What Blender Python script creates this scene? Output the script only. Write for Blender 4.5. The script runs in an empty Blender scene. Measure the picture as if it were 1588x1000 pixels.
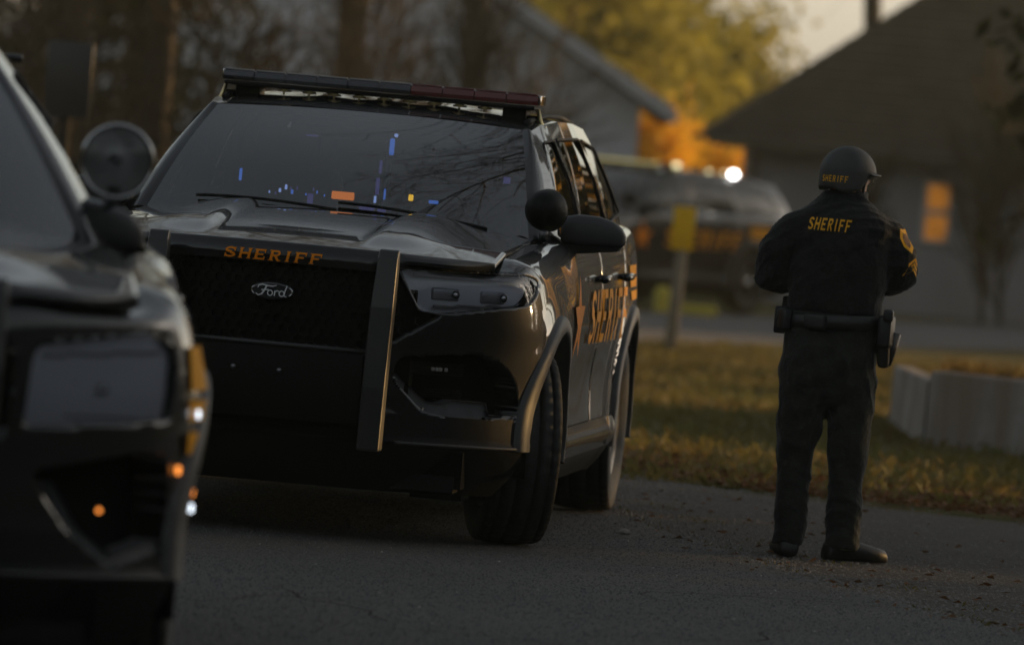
import bpy, bmesh, math, random
import numpy as np
from mathutils import Vector, Matrix

SC = bpy.context.scene
COL = SC.collection
R = math.radians
rnd = random.Random(7)

# ------------------------------------------------------------------ camera
cam_d = bpy.data.cameras.new('camera')
cam = bpy.data.objects.new('camera', cam_d)
COL.objects.link(cam)
cam_d.sensor_width = 36.0
cam_d.lens = 36.0 * 10500.0 / 1588.0          # long telephoto
cam_d.clip_start = 0.5
cam_d.clip_end = 3000
cam.matrix_world = (Matrix.Translation((0, 0, 1.555)) @ Matrix.Rotation(R(90 - 1.489), 4, 'X')
                    @ Matrix.Rotation(R(5.0), 4, 'Z'))
cam_d.dof.use_dof = True
cam_d.dof.focus_distance = 26.0
cam_d.dof.aperture_fstop = 3.4
SC.camera = cam

# ------------------------------------------------------------------ sky and sun
SUN_AZ, SUN_EL = R(60.0), R(6.5)              # azimuth to the right of the view, elevation
world = bpy.data.worlds.new('World')
SC.world = world
world.use_nodes = True
wn, wl = world.node_tree.nodes, world.node_tree.links
bg = wn['Background']
sky = wn.new('ShaderNodeTexSky')
sky.sky_type = 'NISHITA'
sky.sun_disc = False
sky.sun_elevation = SUN_EL
sky.sun_rotation = SUN_AZ
sky.air_density = 1.0
sky.dust_density = 1.2
sky.ozone_density = 1.0
hs = wn.new('ShaderNodeHueSaturation')
hs.inputs['Saturation'].default_value = 0.42
wl.new(sky.outputs['Color'], hs.inputs['Color'])
wl.new(hs.outputs['Color'], bg.inputs['Color'])
bg.inputs['Strength'].default_value = 0.12
sun_d = bpy.data.lights.new('sun', 'SUN')
sun_d.energy = 3.6
sun_d.angle = R(0.6)
sun_d.color = (1.0, 0.60, 0.22)
sun = bpy.data.objects.new('sun', sun_d)
COL.objects.link(sun)
SDIR = Vector((math.sin(SUN_AZ) * math.cos(SUN_EL), math.cos(SUN_AZ) * math.cos(SUN_EL), math.sin(SUN_EL)))
sun.rotation_mode = 'QUATERNION'
sun.rotation_quaternion = SDIR.to_track_quat('Z', 'Y')
sun.location = SDIR * 200
SC.view_settings.view_transform = 'Standard'
SC.view_settings.look = 'None'
SC.view_settings.gamma = 1.0
SC.view_settings.use_curve_mapping = False
SC.view_settings.exposure = 0.7
SC.render.engine = 'CYCLES'
SC.cycles.use_denoising = True
SC.cycles.max_bounces = 8
SC.cycles.transparent_max_bounces = 12
SC.cycles.sample_clamp_indirect = 4.0

# ------------------------------------------------------------------ materials
MATS = {}
def mat(name, col, rough=0.6, metal=0.0, spec=0.5, coat=0.0, coat_rough=0.05, noise=None, noise2=None, bump=None,
        emit=None, sheen=0.0, trans=0.0, stretch=None):
    """Principled material; noise=(scale, colour2, contrast) varies the colour, bump=(scale, strength, distance)."""
    m = bpy.data.materials.new(name)
    m.use_nodes = True
    n, l = m.node_tree.nodes, m.node_tree.links
    b = n['Principled BSDF']
    c4 = lambda c: (c[0], c[1], c[2], 1.0)
    b.inputs['Base Color'].default_value = c4(col)
    b.inputs['Roughness'].default_value = rough
    b.inputs['Metallic'].default_value = metal
    b.inputs['Specular IOR Level'].default_value = spec
    b.inputs['Coat Weight'].default_value = coat
    b.inputs['Coat Roughness'].default_value = coat_rough
    if sheen:
        b.inputs['Sheen Weight'].default_value = sheen
    tc = n.new('ShaderNodeTexCoord')
    src = None
    for nz in (noise, noise2):
        if not nz:
            continue
        t = n.new('ShaderNodeTexNoise')
        t.inputs['Scale'].default_value = nz[0]
        t.inputs['Detail'].default_value = 5
        if stretch and nz is noise2:
            mp = n.new('ShaderNodeMapping'); mp.inputs['Scale'].default_value = stretch
            l.new(tc.outputs['Object'], mp.inputs['Vector']); l.new(mp.outputs['Vector'], t.inputs['Vector'])
        else:
            l.new(tc.outputs['Object'], t.inputs['Vector'])
        rp = n.new('ShaderNodeValToRGB')
        w = nz[2]
        rp.color_ramp.elements[0].position = 0.5 - w
        rp.color_ramp.elements[1].position = 0.5 + w
        l.new(t.outputs['Fac'], rp.inputs['Fac'])
        mx = n.new('ShaderNodeMix')
        mx.data_type = 'RGBA'
        if src is None:
            mx.inputs[6].default_value = c4(col)
        else:
            l.new(src, mx.inputs[6])
        mx.inputs[7].default_value = c4(nz[1])
        l.new(rp.outputs['Color'], mx.inputs[0])
        src = mx.outputs[2]
        l.new(src, b.inputs['Base Color'])
    if bump:
        t = n.new('ShaderNodeTexNoise')
        t.inputs['Scale'].default_value = bump[0]
        t.inputs['Detail'].default_value = 4
        l.new(tc.outputs['Object'], t.inputs['Vector'])
        bp = n.new('ShaderNodeBump')
        bp.inputs['Strength'].default_value = bump[1]
        bp.inputs['Distance'].default_value = bump[2]
        l.new(t.outputs['Fac'], bp.inputs['Height'])
        l.new(bp.outputs['Normal'], b.inputs['Normal'])
    if emit:
        b.inputs['Emission Color'].default_value = c4(emit[:3])
        b.inputs['Emission Strength'].default_value = emit[3]
    if trans:
        tr = n.new('ShaderNodeBsdfTranslucent')
        ms = n.new('ShaderNodeMixShader')
        ms.inputs[0].default_value = trans
        tr.inputs['Color'].default_value = c4(col)
        if src is not None:
            l.new(src, tr.inputs['Color'])
        l.new(b.outputs[0], ms.inputs[1])
        l.new(tr.outputs[0], ms.inputs[2])
        l.new(ms.outputs[0], n['Material Output'].inputs['Surface'])
    MATS[name] = m
    return m

def glass(name, tint, ior=1.5, rough=0.01, boost=1.0):
    """thin glazing: tinted see-through with a Fresnel reflection"""
    m = bpy.data.materials.new(name)
    m.use_nodes = True
    n, l = m.node_tree.nodes, m.node_tree.links
    n.remove(n['Principled BSDF'])
    t = n.new('ShaderNodeBsdfTransparent'); t.inputs['Color'].default_value = (*tint, 1)
    g = n.new('ShaderNodeBsdfGlossy'); g.inputs['Roughness'].default_value = rough
    g.inputs['Color'].default_value = (boost, boost, boost, 1)
    f = n.new('ShaderNodeFresnel'); f.inputs['IOR'].default_value = ior
    ms = n.new('ShaderNodeMixShader')
    l.new(f.outputs[0], ms.inputs[0]); l.new(t.outputs[0], ms.inputs[1]); l.new(g.outputs[0], ms.inputs[2])
    l.new(ms.outputs[0], n['Material Output'].inputs['Surface'])
    MATS[name] = m
    return m

mat('paint', (0.005, 0.005, 0.006), 0.5, spec=0.15, coat=1.0, coat_rough=0.025, bump=(2.2, 0.05, 0.02))
mat('paint_dusty', (0.008, 0.008, 0.009), 0.5, spec=0.2, coat=1.0, coat_rough=0.05, noise=(3.0, (0.013, 0.012, 0.011), 0.25), bump=(2.2, 0.05, 0.02))
mat('trim', (0.009, 0.009, 0.009), 0.65, spec=.18, bump=(400, 0.25, 0.002))
mat('flare', (0.045, 0.042, 0.040), 0.5, noise=(14, (0.03, 0.028, 0.027), 0.2), bump=(300, 0.3, 0.002))
mat('black_hole', (0.004, 0.004, 0.004), 0.9, spec=0.1)
mat('grille_black', (0.004, 0.004, 0.004), 0.5, spec=.15)
mat('rubber', (0.011, 0.011, 0.011), 0.72, noise=(18, (0.022, 0.021, 0.019), 0.2), bump=(220, 0.3, 0.003))
mat('wheel_black', (0.015, 0.015, 0.016), 0.35, spec=0.6)
mat('chrome', (0.62, 0.62, 0.62), 0.12, metal=1.0)
mat('dull_metal', (0.20, 0.20, 0.21), 0.38, metal=0.9)
mat('reflector_metal', (0.70, 0.69, 0.66), 0.32, metal=0.65)
mat('bar_metal', (0.016, 0.016, 0.017), 0.42, spec=0.6, noise=(9, (0.022, 0.021, 0.020), 0.2), bump=(90, 0.12, 0.004))
mat('bracket_grey', (0.085, 0.085, 0.09), 0.45, noise=(20, (0.06, 0.06, 0.062), 0.2))
mat('lamp_house', (0.80, 0.80, 0.83), 0.45)
mat('mirror_shell', (0.028, 0.028, 0.029), 0.5, bump=(300, .2, .002))
mat('lamp_dark', (0.02, 0.02, 0.022), 0.4)
mat('lamp_bowl', (0.50, 0.50, 0.52), 0.3, metal=0.5)
mat('amber_glint', (0.5, 0.2, 0.02), 0.4, emit=(1.0, 0.30, 0.05, 1.2))
mat('white_glint', (0.5, 0.5, 0.55), 0.4, emit=(0.8, 0.9, 1.0, 1.6))
mat('orange_decal', (0.88, 0.27, 0.012), 0.6, spec=0.12, noise=(8, (0.78, 0.23, 0.010), 0.2))
mat('gold_decal', (0.90, 0.40, 0.012), 0.65, spec=0.1, noise=(10, (0.82, 0.33, 0.010), 0.2))
mat('side_gold', (0.90, 0.36, 0.014), 0.6, spec=0.12, noise=(8, (0.82, 0.31, 0.012), 0.2))
mat('silver_paint', (0.70, 0.70, 0.70), 0.35, spec=.6)
mat('seat', (0.02, 0.02, 0.022), 0.8)
mat('dash', (0.016, 0.016, 0.017), 0.7)
mat('brass', (0.72, 0.58, 0.30), 0.3, metal=1.0)
mat('lens_dark', (0.020, 0.020, 0.024), 0.18, spec=0.7, coat=0.6)
mat('lens_red', (0.11, 0.016, 0.012), 0.2, spec=0.6, coat=0.6)
mat('lens_edge', (0.30, 0.29, 0.28), 0.3, spec=0.6)
mat('blue_lit', (0.02, 0.04, 0.2), 0.4, emit=(0.10, 0.28, 1.0, 0.6))
mat('pale_blue_lit', (0.05, 0.07, 0.12), 0.4, emit=(0.35, 0.5, 1.0, 0.9))
mat('violet_lit', (0.02, 0.02, 0.1), 0.4, emit=(0.28, 0.24, 0.9, 0.16))
mat('orange_lit', (0.5, 0.15, 0.02), 0.5, emit=(1.0, 0.26, 0.03, 0.8))
mat('amber_lit', (0.6, 0.3, 0.02), 0.5, emit=(1.0, 0.55, 0.03, 1.4))
mat('green_lit', (0.02, 0.3, 0.02), 0.5, emit=(0.1, 1.0, 0.08, 1.0))
mat('warm_lit', (0.6, 0.55, 0.3), 0.5, emit=(1.0, 0.9, 0.5, 1.1))
mat('bar_sheen', (0.5, 0.45, 0.2), 0.5, emit=(1.0, 0.85, 0.35, 0.22))
mat('white_lit', (0.8, 0.8, 0.8), 0.5, emit=(1.0, 0.98, 0.95, 8.0))
glass('windscreen_glass', (0.30, 0.32, 0.34), 2.1, 0.012)
glass('side_glass', (0.10, 0.10, 0.10), 1.5, 0.01)
glass('lamp_lens', (0.75, 0.76, 0.80), 1.5, 0.02)

# ------------------------------------------------------------------ object helpers
def mesh(name, verts, faces, m, parent=None, smooth=True, weld=False, loc=None, rot=None):
    me = bpy.data.meshes.new(name)
    me.from_pydata([tuple(map(float, v)) for v in verts], [], [tuple(map(int, f)) for f in faces])
    if weld:
        b = bmesh.new(); b.from_mesh(me)
        bmesh.ops.remove_doubles(b, verts=b.verts, dist=2e-5)
        b.to_mesh(me); b.free()
    me.materials.append(MATS[m] if isinstance(m, str) else m)
    if smooth:
        me.polygons.foreach_set('use_smooth', [True] * len(me.polygons))
    me.update()
    o = bpy.data.objects.new(name, me)
    COL.objects.link(o)
    if parent is not None:
        o.parent = parent
    if loc is not None:
        o.location = loc
    if rot is not None:
        o.rotation_euler = rot
    return o

def empty(name, loc=(0, 0, 0), rz=0.0):
    o = bpy.data.objects.new(name, None)
    COL.objects.link(o)
    o.location = loc
    o.rotation_euler = (0, 0, rz)
    o.empty_display_size = 0.2
    return o

def tag(o, label=None, cat=None, group=None, kind=None):
    if label: o['label'] = label
    if cat: o['category'] = cat
    if group: o['group'] = group
    if kind: o['kind'] = kind
    return o

def copy_tree(o, parent=None):
    c = o.copy()
    COL.objects.link(c)
    c.parent = parent
    for ch in list(o.children):
        copy_tree(ch, c)
    return c

class MB:
    """collects simple solids into one mesh"""
    def __init__(s):
        s.v, s.f = [], []
    def add(s, v, f):
        k = len(s.v)
        s.v += [tuple(p) for p in v]
        s.f += [tuple(i + k for i in q) for q in f]
        return s
    def box(s, c, d, rz=0.0, bev=0.0, M=None):
        x, y, z = (q / 2 for q in d)
        if bev <= 0:
            v = [(-x, -y, -z), (x, -y, -z), (x, y, -z), (-x, y, -z), (-x, -y, z), (x, -y, z), (x, y, z), (-x, y, z)]
            f = [(0, 3, 2, 1), (4, 5, 6, 7), (0, 1, 5, 4), (1, 2, 6, 5), (2, 3, 7, 6), (3, 0, 4, 7)]
        else:
            b = bmesh.new()
            bmesh.ops.create_cube(b, size=1)
            for q in b.verts:
                q.co = Vector((q.co.x * d[0], q.co.y * d[1], q.co.z * d[2]))
            bmesh.ops.bevel(b, geom=b.edges[:], offset=min(bev, min(d) * .45), segments=2, affect='EDGES', profile=.6)
            b.verts.index_update()
            v = [tuple(q.co) for q in b.verts]; f = [tuple(q.index for q in fc.verts) for fc in b.faces]
            b.free()
        T = Matrix.Translation(c) @ Matrix.Rotation(rz, 4, 'Z') @ (M or Matrix())
        return s.add([T @ Vector(p) for p in v], f)
    def tube(s, pts, r, n=8, cap=True):
        pts = [Vector(p) for p in pts]
        rr = r if hasattr(r, '__len__') else [r] * len(pts)
        rings = []
        t = (pts[1] - pts[0]).normalized()
        up = Vector((0, 0, 1)) if abs(t.z) < .9 else Vector((1, 0, 0))
        a = t.cross(up).normalized()
        for i, p in enumerate(pts):
            if 0 < i < len(pts) - 1:
                t = (pts[i + 1] - pts[i - 1]).normalized()
            elif i:
                t = (pts[i] - pts[i - 1]).normalized()
            a = (a - t * a.dot(t)).normalized()
            b = t.cross(a)
            q = rr[i] if hasattr(rr[i], '__len__') else (rr[i], rr[i])
            rings.append([p + a * (q[0] * math.cos(2 * math.pi * k / n)) + b * (q[1] * math.sin(2 * math.pi * k / n)) for k in range(n)])
        v = [p for g in rings for p in g]
        f = [(i * n + k, i * n + (k + 1) % n, (i + 1) * n + (k + 1) % n, (i + 1) * n + k)
             for i in range(len(pts) - 1) for k in range(n)]
        if cap:
            f.append(tuple(range(n - 1, -1, -1)))
            f.append(tuple((len(pts) - 1) * n + k for k in range(n)))
        return s.add(v, f)
    def lathe(s, prof, n=32, M=None):
        """prof: (radius, height) along local Z"""
        M = M or Matrix()
        v = [M @ Vector((r * math.cos(2 * math.pi * k / n), r * math.sin(2 * math.pi * k / n), h)) for r, h in prof for k in range(n)]
        f = [(i * n + k, i * n + (k + 1) % n, (i + 1) * n + (k + 1) % n, (i + 1) * n + k)
             for i in range(len(prof) - 1) for k in range(n)]
        return s.add(v, f)
    def prism(s, poly, y0, y1, fn=None):
        """poly in (x, z), extruded from y0 to y1; fn maps a point"""
        n = len(poly)
        v = [(x, y0, z) for x, z in poly] + [(x, y1, z) for x, z in poly]
        if fn: v = [fn(p) for p in v]
        f = [tuple(range(n)), tuple(range(2 * n - 1, n - 1, -1))] + [(k, k + n, (k + 1) % n + n, (k + 1) % n) for k in range(n)]
        return s.add(v, f)
    def build(s, name, m, parent=None, smooth=False, **k):
        return mesh(name, s.v, s.f, m, parent, smooth, **k)

def fix_normals(o):
    b = bmesh.new(); b.from_mesh(o.data)
    bmesh.ops.recalc_face_normals(b, faces=b.faces)
    b.to_mesh(o.data); b.free()
    return o

def sstep(a, b, x):
    t = np.clip((np.asarray(x, float) - a) / (b - a), 0, 1)
    return t * t * (3 - 2 * t)

def nspline(pts, m):
    """natural cubic spline through pts, m points"""
    P = np.asarray(pts, float)
    t = np.concatenate([[0], np.cumsum(np.linalg.norm(np.diff(P, axis=0), axis=1))])
    n = len(t); h = np.diff(t)
    A = np.zeros((n, n)); B = np.zeros_like(P)
    A[0, 0] = A[-1, -1] = 1
    for i in range(1, n - 1):
        A[i, i - 1], A[i, i], A[i, i + 1] = h[i - 1], 2 * (h[i - 1] + h[i]), h[i]
        B[i] = 6 * ((P[i + 1] - P[i]) / h[i] - (P[i] - P[i - 1]) / h[i - 1])
    M = np.linalg.solve(A, B)
    x = np.linspace(0, t[-1], m)
    k = np.clip(np.searchsorted(t, x, 'right') - 1, 0, n - 2)
    a = (t[k + 1] - x)[:, None]; b = (x - t[k])[:, None]; hk = h[k][:, None]
    return (M[k] * a ** 3 + M[k + 1] * b ** 3) / (6 * hk) + (P[k] / hk - M[k] * hk / 6) * a + (P[k + 1] / hk - M[k + 1] * hk / 6) * b

def poly_sd(px, pz, poly):
    """signed distance (inside negative) and nearest boundary point"""
    P = np.asarray(poly, float); n = len(P)
    best = np.full(px.shape, 1e9); bx = np.zeros_like(px); bz = np.zeros_like(px)
    ins = np.zeros(px.shape, bool)
    for i in range(n):
        a, b = P[i], P[(i + 1) % n]
        d = b - a; L = (d @ d) or 1e-12
        t = np.clip(((px - a[0]) * d[0] + (pz - a[1]) * d[1]) / L, 0, 1)
        qx, qz = a[0] + t * d[0], a[1] + t * d[1]
        D = np.hypot(px - qx, pz - qz)
        k = D < best
        best = np.where(k, D, best); bx = np.where(k, qx, bx); bz = np.where(k, qz, bz)
        c = (a[1] > pz) != (b[1] > pz)
        with np.errstate(divide='ignore', invalid='ignore'):
            xi = (b[0] - a[0]) * (pz - a[1]) / (b[1] - a[1]) + a[0]
        ins ^= c & (px < xi)
    return np.where(ins, -best, best), bx, bz

def round_poly(poly, r, n=5):
    """rounds the corners of a polygon"""
    P = [np.array(p, float) for p in poly]; out = []
    for i, p in enumerate(P):
        a, b = P[i - 1] - p, P[(i + 1) % len(P)] - p
        la, lb = np.linalg.norm(a), np.linalg.norm(b)
        k = min(r, la * .45, lb * .45)
        s, e = p + a / la * k, p + b / lb * k
        for t in np.linspace(0, 1, n):
            out.append(tuple((1 - t) ** 2 * s + 2 * t * (1 - t) * p + t * t * e))
    return out

# ------------------------------------------------------------------ lettering (flat print cut as shapes)
def stroke(pts, w):
    P = [np.array(p, float) for p in pts]
    ww = w if hasattr(w, '__len__') else [w] * len(P)
    L = []
    for i, p in enumerate(P):
        d = P[min(i + 1, len(P) - 1)] - P[max(i - 1, 0)]
        d = d / (np.linalg.norm(d) or 1)
        nn = np.array([-d[1], d[0]]) * ww[i] / 2
        L.append((p + nn, p - nn))
    return [[L[i][1], L[i + 1][1], L[i + 1][0], L[i][0]] for i in range(len(L) - 1)]

def rect(x0, y0, x1, y1):
    return [[(x0, y0), (x1, y0), (x1, y1), (x0, y1)]]

def glyph(c, serif, w=.22):
    h = .17
    sf = []
    def foot(x0, x1, y):
        return rect(x0, y + (.02 if y else 0), x1, y + (.11 if y else .09)) if serif else []
    if c == 'S':
        a = [(.5 + .34 * math.cos(t), .735 + (.265 - h / 2) * math.sin(t)) for t in np.linspace(R(15), R(270), 14)]
        b = [(.5 + .36 * math.cos(t), .265 + (.265 - h / 2) * math.sin(t)) for t in np.linspace(R(90), R(-165), 14)]
        q = stroke(a + b[1:], [h] * 9 + [h * 1.25] * 10 + [h] * 8)
        if serif: q += rect(.80, .62, .9, .98) + rect(.10, .02, .2, .38)
        return q
    if c == 'H':
        return rect(.06, 0, .06 + w * .9, 1) + rect(.94 - w * .9, 0, .94, 1) + rect(.06 + w * .9, .40, .94 - w * .9, .60) + foot(.0, .33, 0) + foot(.0, .33, .89) + foot(.67, 1, 0) + foot(.67, 1, .89)
    if c == 'E':
        q = rect(.1, 0, .1 + w, 1) + rect(.1 + w, 0, .9, h) + rect(.1 + w, .42, .75, .58) + rect(.1 + w, 1 - h, .9, 1) + foot(0, .1, 0) + foot(0, .1, .89)
        if serif: q += rect(.82, h, .9, .33) + rect(.82, .67, .9, 1 - h)
        return q
    if c == 'F':
        q = rect(.1, 0, .1 + w, 1) + rect(.1 + w, .42, .75, .58) + rect(.1 + w, 1 - h, .92, 1) + foot(.02, .40, 0) + foot(0, .1, .89)
        if serif: q += rect(.84, .67, .92, 1 - h)
        return q
    if c == 'I':
        return rect(.5 - w / 2, 0, .5 + w / 2, 1) + foot(.22, .78, 0) + foot(.22, .78, .89)
    if c == 'R':
        bowl = [(.32, 1 - h / 2), (.6, 1 - h / 2)] + [(.6 + .2 * math.sin(t), .725 + .19 * math.cos(t)) for t in np.linspace(.1, math.pi - .1, 9)] + [(.6, .5), (.32, .5)]
        return rect(.1, 0, .1 + w, 1) + stroke(bowl, h) + stroke([(.52, .46), (.78, .06), (.84, .05)], .2) + foot(0, .42, 0) + foot(0, .1, .89) + (rect(.72, 0, 1, .11) if serif else [])
    return []

def word(text, cw, gap, serif=False, slant=0.0):
    """quads in a box of height 1, width len*cw; centred on 0"""
    q = []
    widths = [cw * (.62 if c == 'I' else 1) for c in text]
    tot = sum(widths) + gap * (len(text) - 1)
    x = -tot / 2
    for c, w in zip(text, widths):
        for g in glyph(c, serif, .22 if c != 'I' else .34):
            q.append([(x + p[0] * w + slant * (p[1] - .5), p[1] - .5) for p in g])
        x += w + gap
    return q, tot

def decal(name, quads, fn, m, parent, lift=0.00012):
    """quads (u, v) -> fn(u, v, lift) in 3D; each a hair above the one below"""
    v, f = [], []
    for i, q in enumerate(quads):
        k = len(v)
        v += [fn(p[0], p[1], lift * (i % 9)) for p in q]
        f.append((k, k + 1, k + 2, k + 3))
    return mesh(name, v, f, m, parent, smooth=False)

def dense(quads, n=3):
    o = []
    for a, b2, c, d in quads:
        a, b2, c, d = map(np.array, (a, b2, c, d))
        P = lambda s, t: tuple((a * (1 - s) + b2 * s) * (1 - t) + (d * (1 - s) + c * s) * t)
        for i in range(n):
            for j in range(n):
                o.append([P(i / n, j / n), P((i + 1) / n, j / n), P((i + 1) / n, (j + 1) / n), P(i / n, (j + 1) / n)])
    return o

def lettering(name, text, cw, gap, serif, slant, fn, m, parent, n=1, lift=0.00012):
    """one flat piece for each letter; fn(u, v, lift) takes u in word heights from the middle"""
    for i, c in enumerate(text):
        w1 = [cw * (.62 if k == 'I' else 1) for k in text]
        tot = sum(w1) + gap * (len(text) - 1)
        x = -tot / 2 + sum(w1[:i]) + gap * i
        q = [[(x + p[0] * w1[i] + slant * (p[1] - .5), p[1] - .5) for p in g] for g in glyph(c, serif, .22 if c != 'I' else .34)]
        decal(name, dense(q, n) if n > 1 else q, fn, m, parent, 0 if n > 1 else lift)
# ------------------------------------------------------------------ police SUV
# local frame: x to the vehicle's left, y to its rear (0 = front axle, 3.02 = rear axle), z up
PLAN = [(0, -.95), (.3, -.935), (.48, -.89), (.65, -.80), (.78, -.705), (.87, -.62), (.93, -.525), (.965, -.42), (.985, -.25), (.99, 0),
        (.99, .5), (.99, 1.5), (.99, 2.5), (.985, 3.0), (.965, 3.5), (.92, 3.85), (.83, 4.01), (.68, 4.07), (.4, 4.10), (0, 4.11)]
P_SIDE = [(.10, .20), (.035, .29), (.014, .385), (.012, .42), (.014, .60), (.004, .78), (0, .86), (.012, .95), (.035, 1.03), (.075, 1.085), (.13, 1.108), (.19, 1.115)]
P_FRONT = [(.12, .20), (.06, .29), (.005, .385), (.012, .42), (.028, .56), (.020, .72), (.020, .84), (.026, .93), (.034, 1.0), (.042, 1.035), (.05, 1.055), (.06, 1.065)]
P_REAR = [(.14, .24), (.08, .32), (.02, .40), (.01, .45), (0, .60), (.02, .78), (.03, .86), (.035, .95), (.045, 1.05), (.06, 1.14), (.08, 1.20), (.10, 1.24)]
ARCH_R = .455
TYRE_R = .378

STYLE_A = dict(head=[(.462, 1.046), (.551, .895), (.642, .889), (.92, .938), (.945, .985), (.938, 1.035), (.907, 1.054)],
               grille=[(-.45, 1.05), (.45, 1.05), (.542, .890), (.632, .882), (.422, .744), (.37, .715), (-.37, .715)],
               fog=[(.475, .682), (.50, .718), (.773, .747), (.854, .711), (.904, .641), (.922, .52), (.80, .50), (.683, .503), (.588, .52), (.472, .633)],
               bracket=[(.461, .64), (.478, .655), (.60, .553), (.654, .55), (.69, .565), (.81, .563), (.82, .515), (.922, .519), (.926, .505), (.829, .499), (.683, .501), (.588, .518)],
               gw=1.0, gz=0.0)
STYLE_B = dict(head=[(.55, .955), (.86, 1.005), (.915, .95), (.910, .785), (.53, .755), (.54, .91)],
               grille=[(-.45, 1.02), (.45, 1.02), (.50, .90), (.49, .74), (.44, .70), (-.44, .70)],
               fog=[(.56, .645), (.823, .70), (.905, .70), (.93, .46), (.781, .41), (.673, .489), (.60, .58)],
               bracket=[(.60, .60), (.62, .62), (.69, .515), (.785, .445), (.905, .485), (.925, .46), (.781, .41), (.673, .489)],
               gw=.64, gz=.06, bar=False)

def ztop(y):
    return np.interp(y, [-.3, .6, 2.0, 3.5, 4.1], [1.115, 1.170, 1.195, 1.235, 1.24])

class Belt:
    """lower body wrapped round the plan of the vehicle; features are cut along snapped outlines"""
    def __init__(s, st):
        P = np.array(PLAN)
        mir = P[1:4][::-1] * [-1, 1]; mir2 = P[-4:-1][::-1] * [-1, 1]
        D = nspline(np.vstack([mir, P, mir2]), 16000)
        i0 = np.argmin(np.hypot(D[:, 0], D[:, 1] + .95)); i1 = np.argmin(np.hypot(D[:, 0], D[:, 1] - 4.11))
        D = D[i0:i1 + 1]
        L = np.concatenate([[0], np.cumsum(np.linalg.norm(np.diff(D, axis=0), axis=1))])
        ss = [0.0]
        while ss[-1] < L[-1]:
            y = np.interp(ss[-1], L, D[:, 1])
            ss.append(ss[-1] + (.0085 if y < .55 else .020 if y < 3.7 else .035))
        ss = np.array(ss) * L[-1] / ss[-1]
        C = np.stack([np.interp(ss, L, D[:, 0]), np.interp(ss, L, D[:, 1])], 1)
        C[0, 0] = C[-1, 0] = 0
        T = np.gradient(C, axis=0); T /= np.linalg.norm(T, axis=1)[:, None]
        T[0] = (1, 0); T[-1] = (-1, 0)
        s.C, s.T = C, T
        s.N = np.stack([T[:, 1], -T[:, 0]], 1)
        # rows
        rows = []
        for k in range(len(P_SIDE) - 1):
            d = max(np.hypot(P_SIDE[k + 1][0] - P_SIDE[k][0], P_SIDE[k + 1][1] - P_SIDE[k][1]), .02)
            n = max(2, int(math.ceil(d / .0088)))
            rows += list(k + np.arange(n) / n)
        rows.append(len(P_SIDE) - 1.0)
        v = np.array(rows)
        def prof(keys):
            K = np.array(keys); t = np.arange(len(K), dtype=float)
            # smooth: blend of linear and Catmull-Rom
            k = np.clip(np.floor(v).astype(int), 0, len(K) - 2); f = (v - k)[:, None]
            m = np.gradient(K, axis=0)
            h = (2 * f ** 3 - 3 * f ** 2 + 1) * K[k] + (f ** 3 - 2 * f ** 2 + f) * m[k] + (-2 * f ** 3 + 3 * f ** 2) * K[k + 1] + (f ** 3 - f ** 2) * m[k + 1]
            return h
        ps, pf, pr = prof(P_SIDE), prof(P_FRONT), prof(P_REAR)
        Ns, Nv = len(C), len(v)
        y = C[:, 1]
        wf = sstep(-.34, -.66, y)[:, None]; wr = sstep(3.55, 3.98, y)[:, None]
        zs = np.tile(ps[:, 1], (Ns, 1))
        up = zs > .86
        zs = np.where(up, .86 + (zs - .86) * ((ztop(y)[:, None] - .86) / (1.115 - .86)), zs)
        ins = np.tile(ps[:, 0], (Ns, 1))
        ins = np.where(zs > .9, ins * (1 - .45 * sstep(.35, .8, y)[:, None]), ins)
        # near the top the fender keeps reaching in under the hood until well round the corner
        wtop = sstep(8.5, 10.0, v)[None, :]
        wfi = wf * (1 - wtop) + sstep(-.62, -.86, y)[:, None] * wtop
        I = wfi * pf[None, :, 0] + wr * pr[None, :, 0] + (1 - wfi - wr) * ins
        Z = wf * pf[None, :, 1] + wr * pr[None, :, 1] + (1 - wf - wr) * zs
        # swelling over the wheel arches, waist between them
        for cy in (0.0, 3.02):
            r = np.hypot(y[:, None] - cy, Z - .38)
            I = I - .014 * sstep(.64, .50, r) * (1 - .6 * wf)
        I = I + .012 * np.exp(-((y[:, None] - 1.55) / .7) ** 2) * np.exp(-((Z - .62) / .16) ** 2)
        s.X = C[:, None, 0] - s.N[:, None, 0] * I
        s.Y = C[:, None, 1] - s.N[:, None, 1] * I
        s.Z = Z
        s.X[0] = 0; s.X[-1] = 0
        s.Ns, s.Nv, s.wf = Ns, Nv, wf
        s.grade = {}
    def snap_front(s, poly, r=.0058):
        m = (s.Y < -.2)
        sd, bx, bz = poly_sd(s.X, s.Z, poly)
        k = m & (np.abs(sd) < r)
        k[0] = False
        tx = np.maximum(np.abs(s.T[:, None, 0]), .25) * np.ones_like(s.X); ty = s.T[:, None, 1] * np.ones_like(s.X)
        s.Y = np.where(k, s.Y + (bx - s.X) * ty / tx, s.Y)
        s.X = np.where(k, bx, s.X); s.Z = np.where(k, bz, s.Z)
    def snap_side(s, poly, r=.0075):
        m = (s.C[:, None, 1] > -.62) & (s.X > .5)
        sd, by, bz = poly_sd(s.Y, s.Z, poly)
        k = m & (np.abs(sd) < r)
        ty = np.maximum(np.abs(s.T[:, None, 1]), .25) * np.ones_like(s.X); tx = s.T[:, None, 0] * np.ones_like(s.X)
        s.X = np.where(k, s.X + (by - s.Y) * tx / ty, s.X)
        s.Y = np.where(k, by, s.Y); s.Z = np.where(k, bz, s.Z)
    def centres(s):
        a = lambda q: (q[:-1, :-1] + q[1:, :-1] + q[1:, 1:] + q[:-1, 1:]) / 4
        return a(s.X), a(s.Y), a(s.Z)
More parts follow.
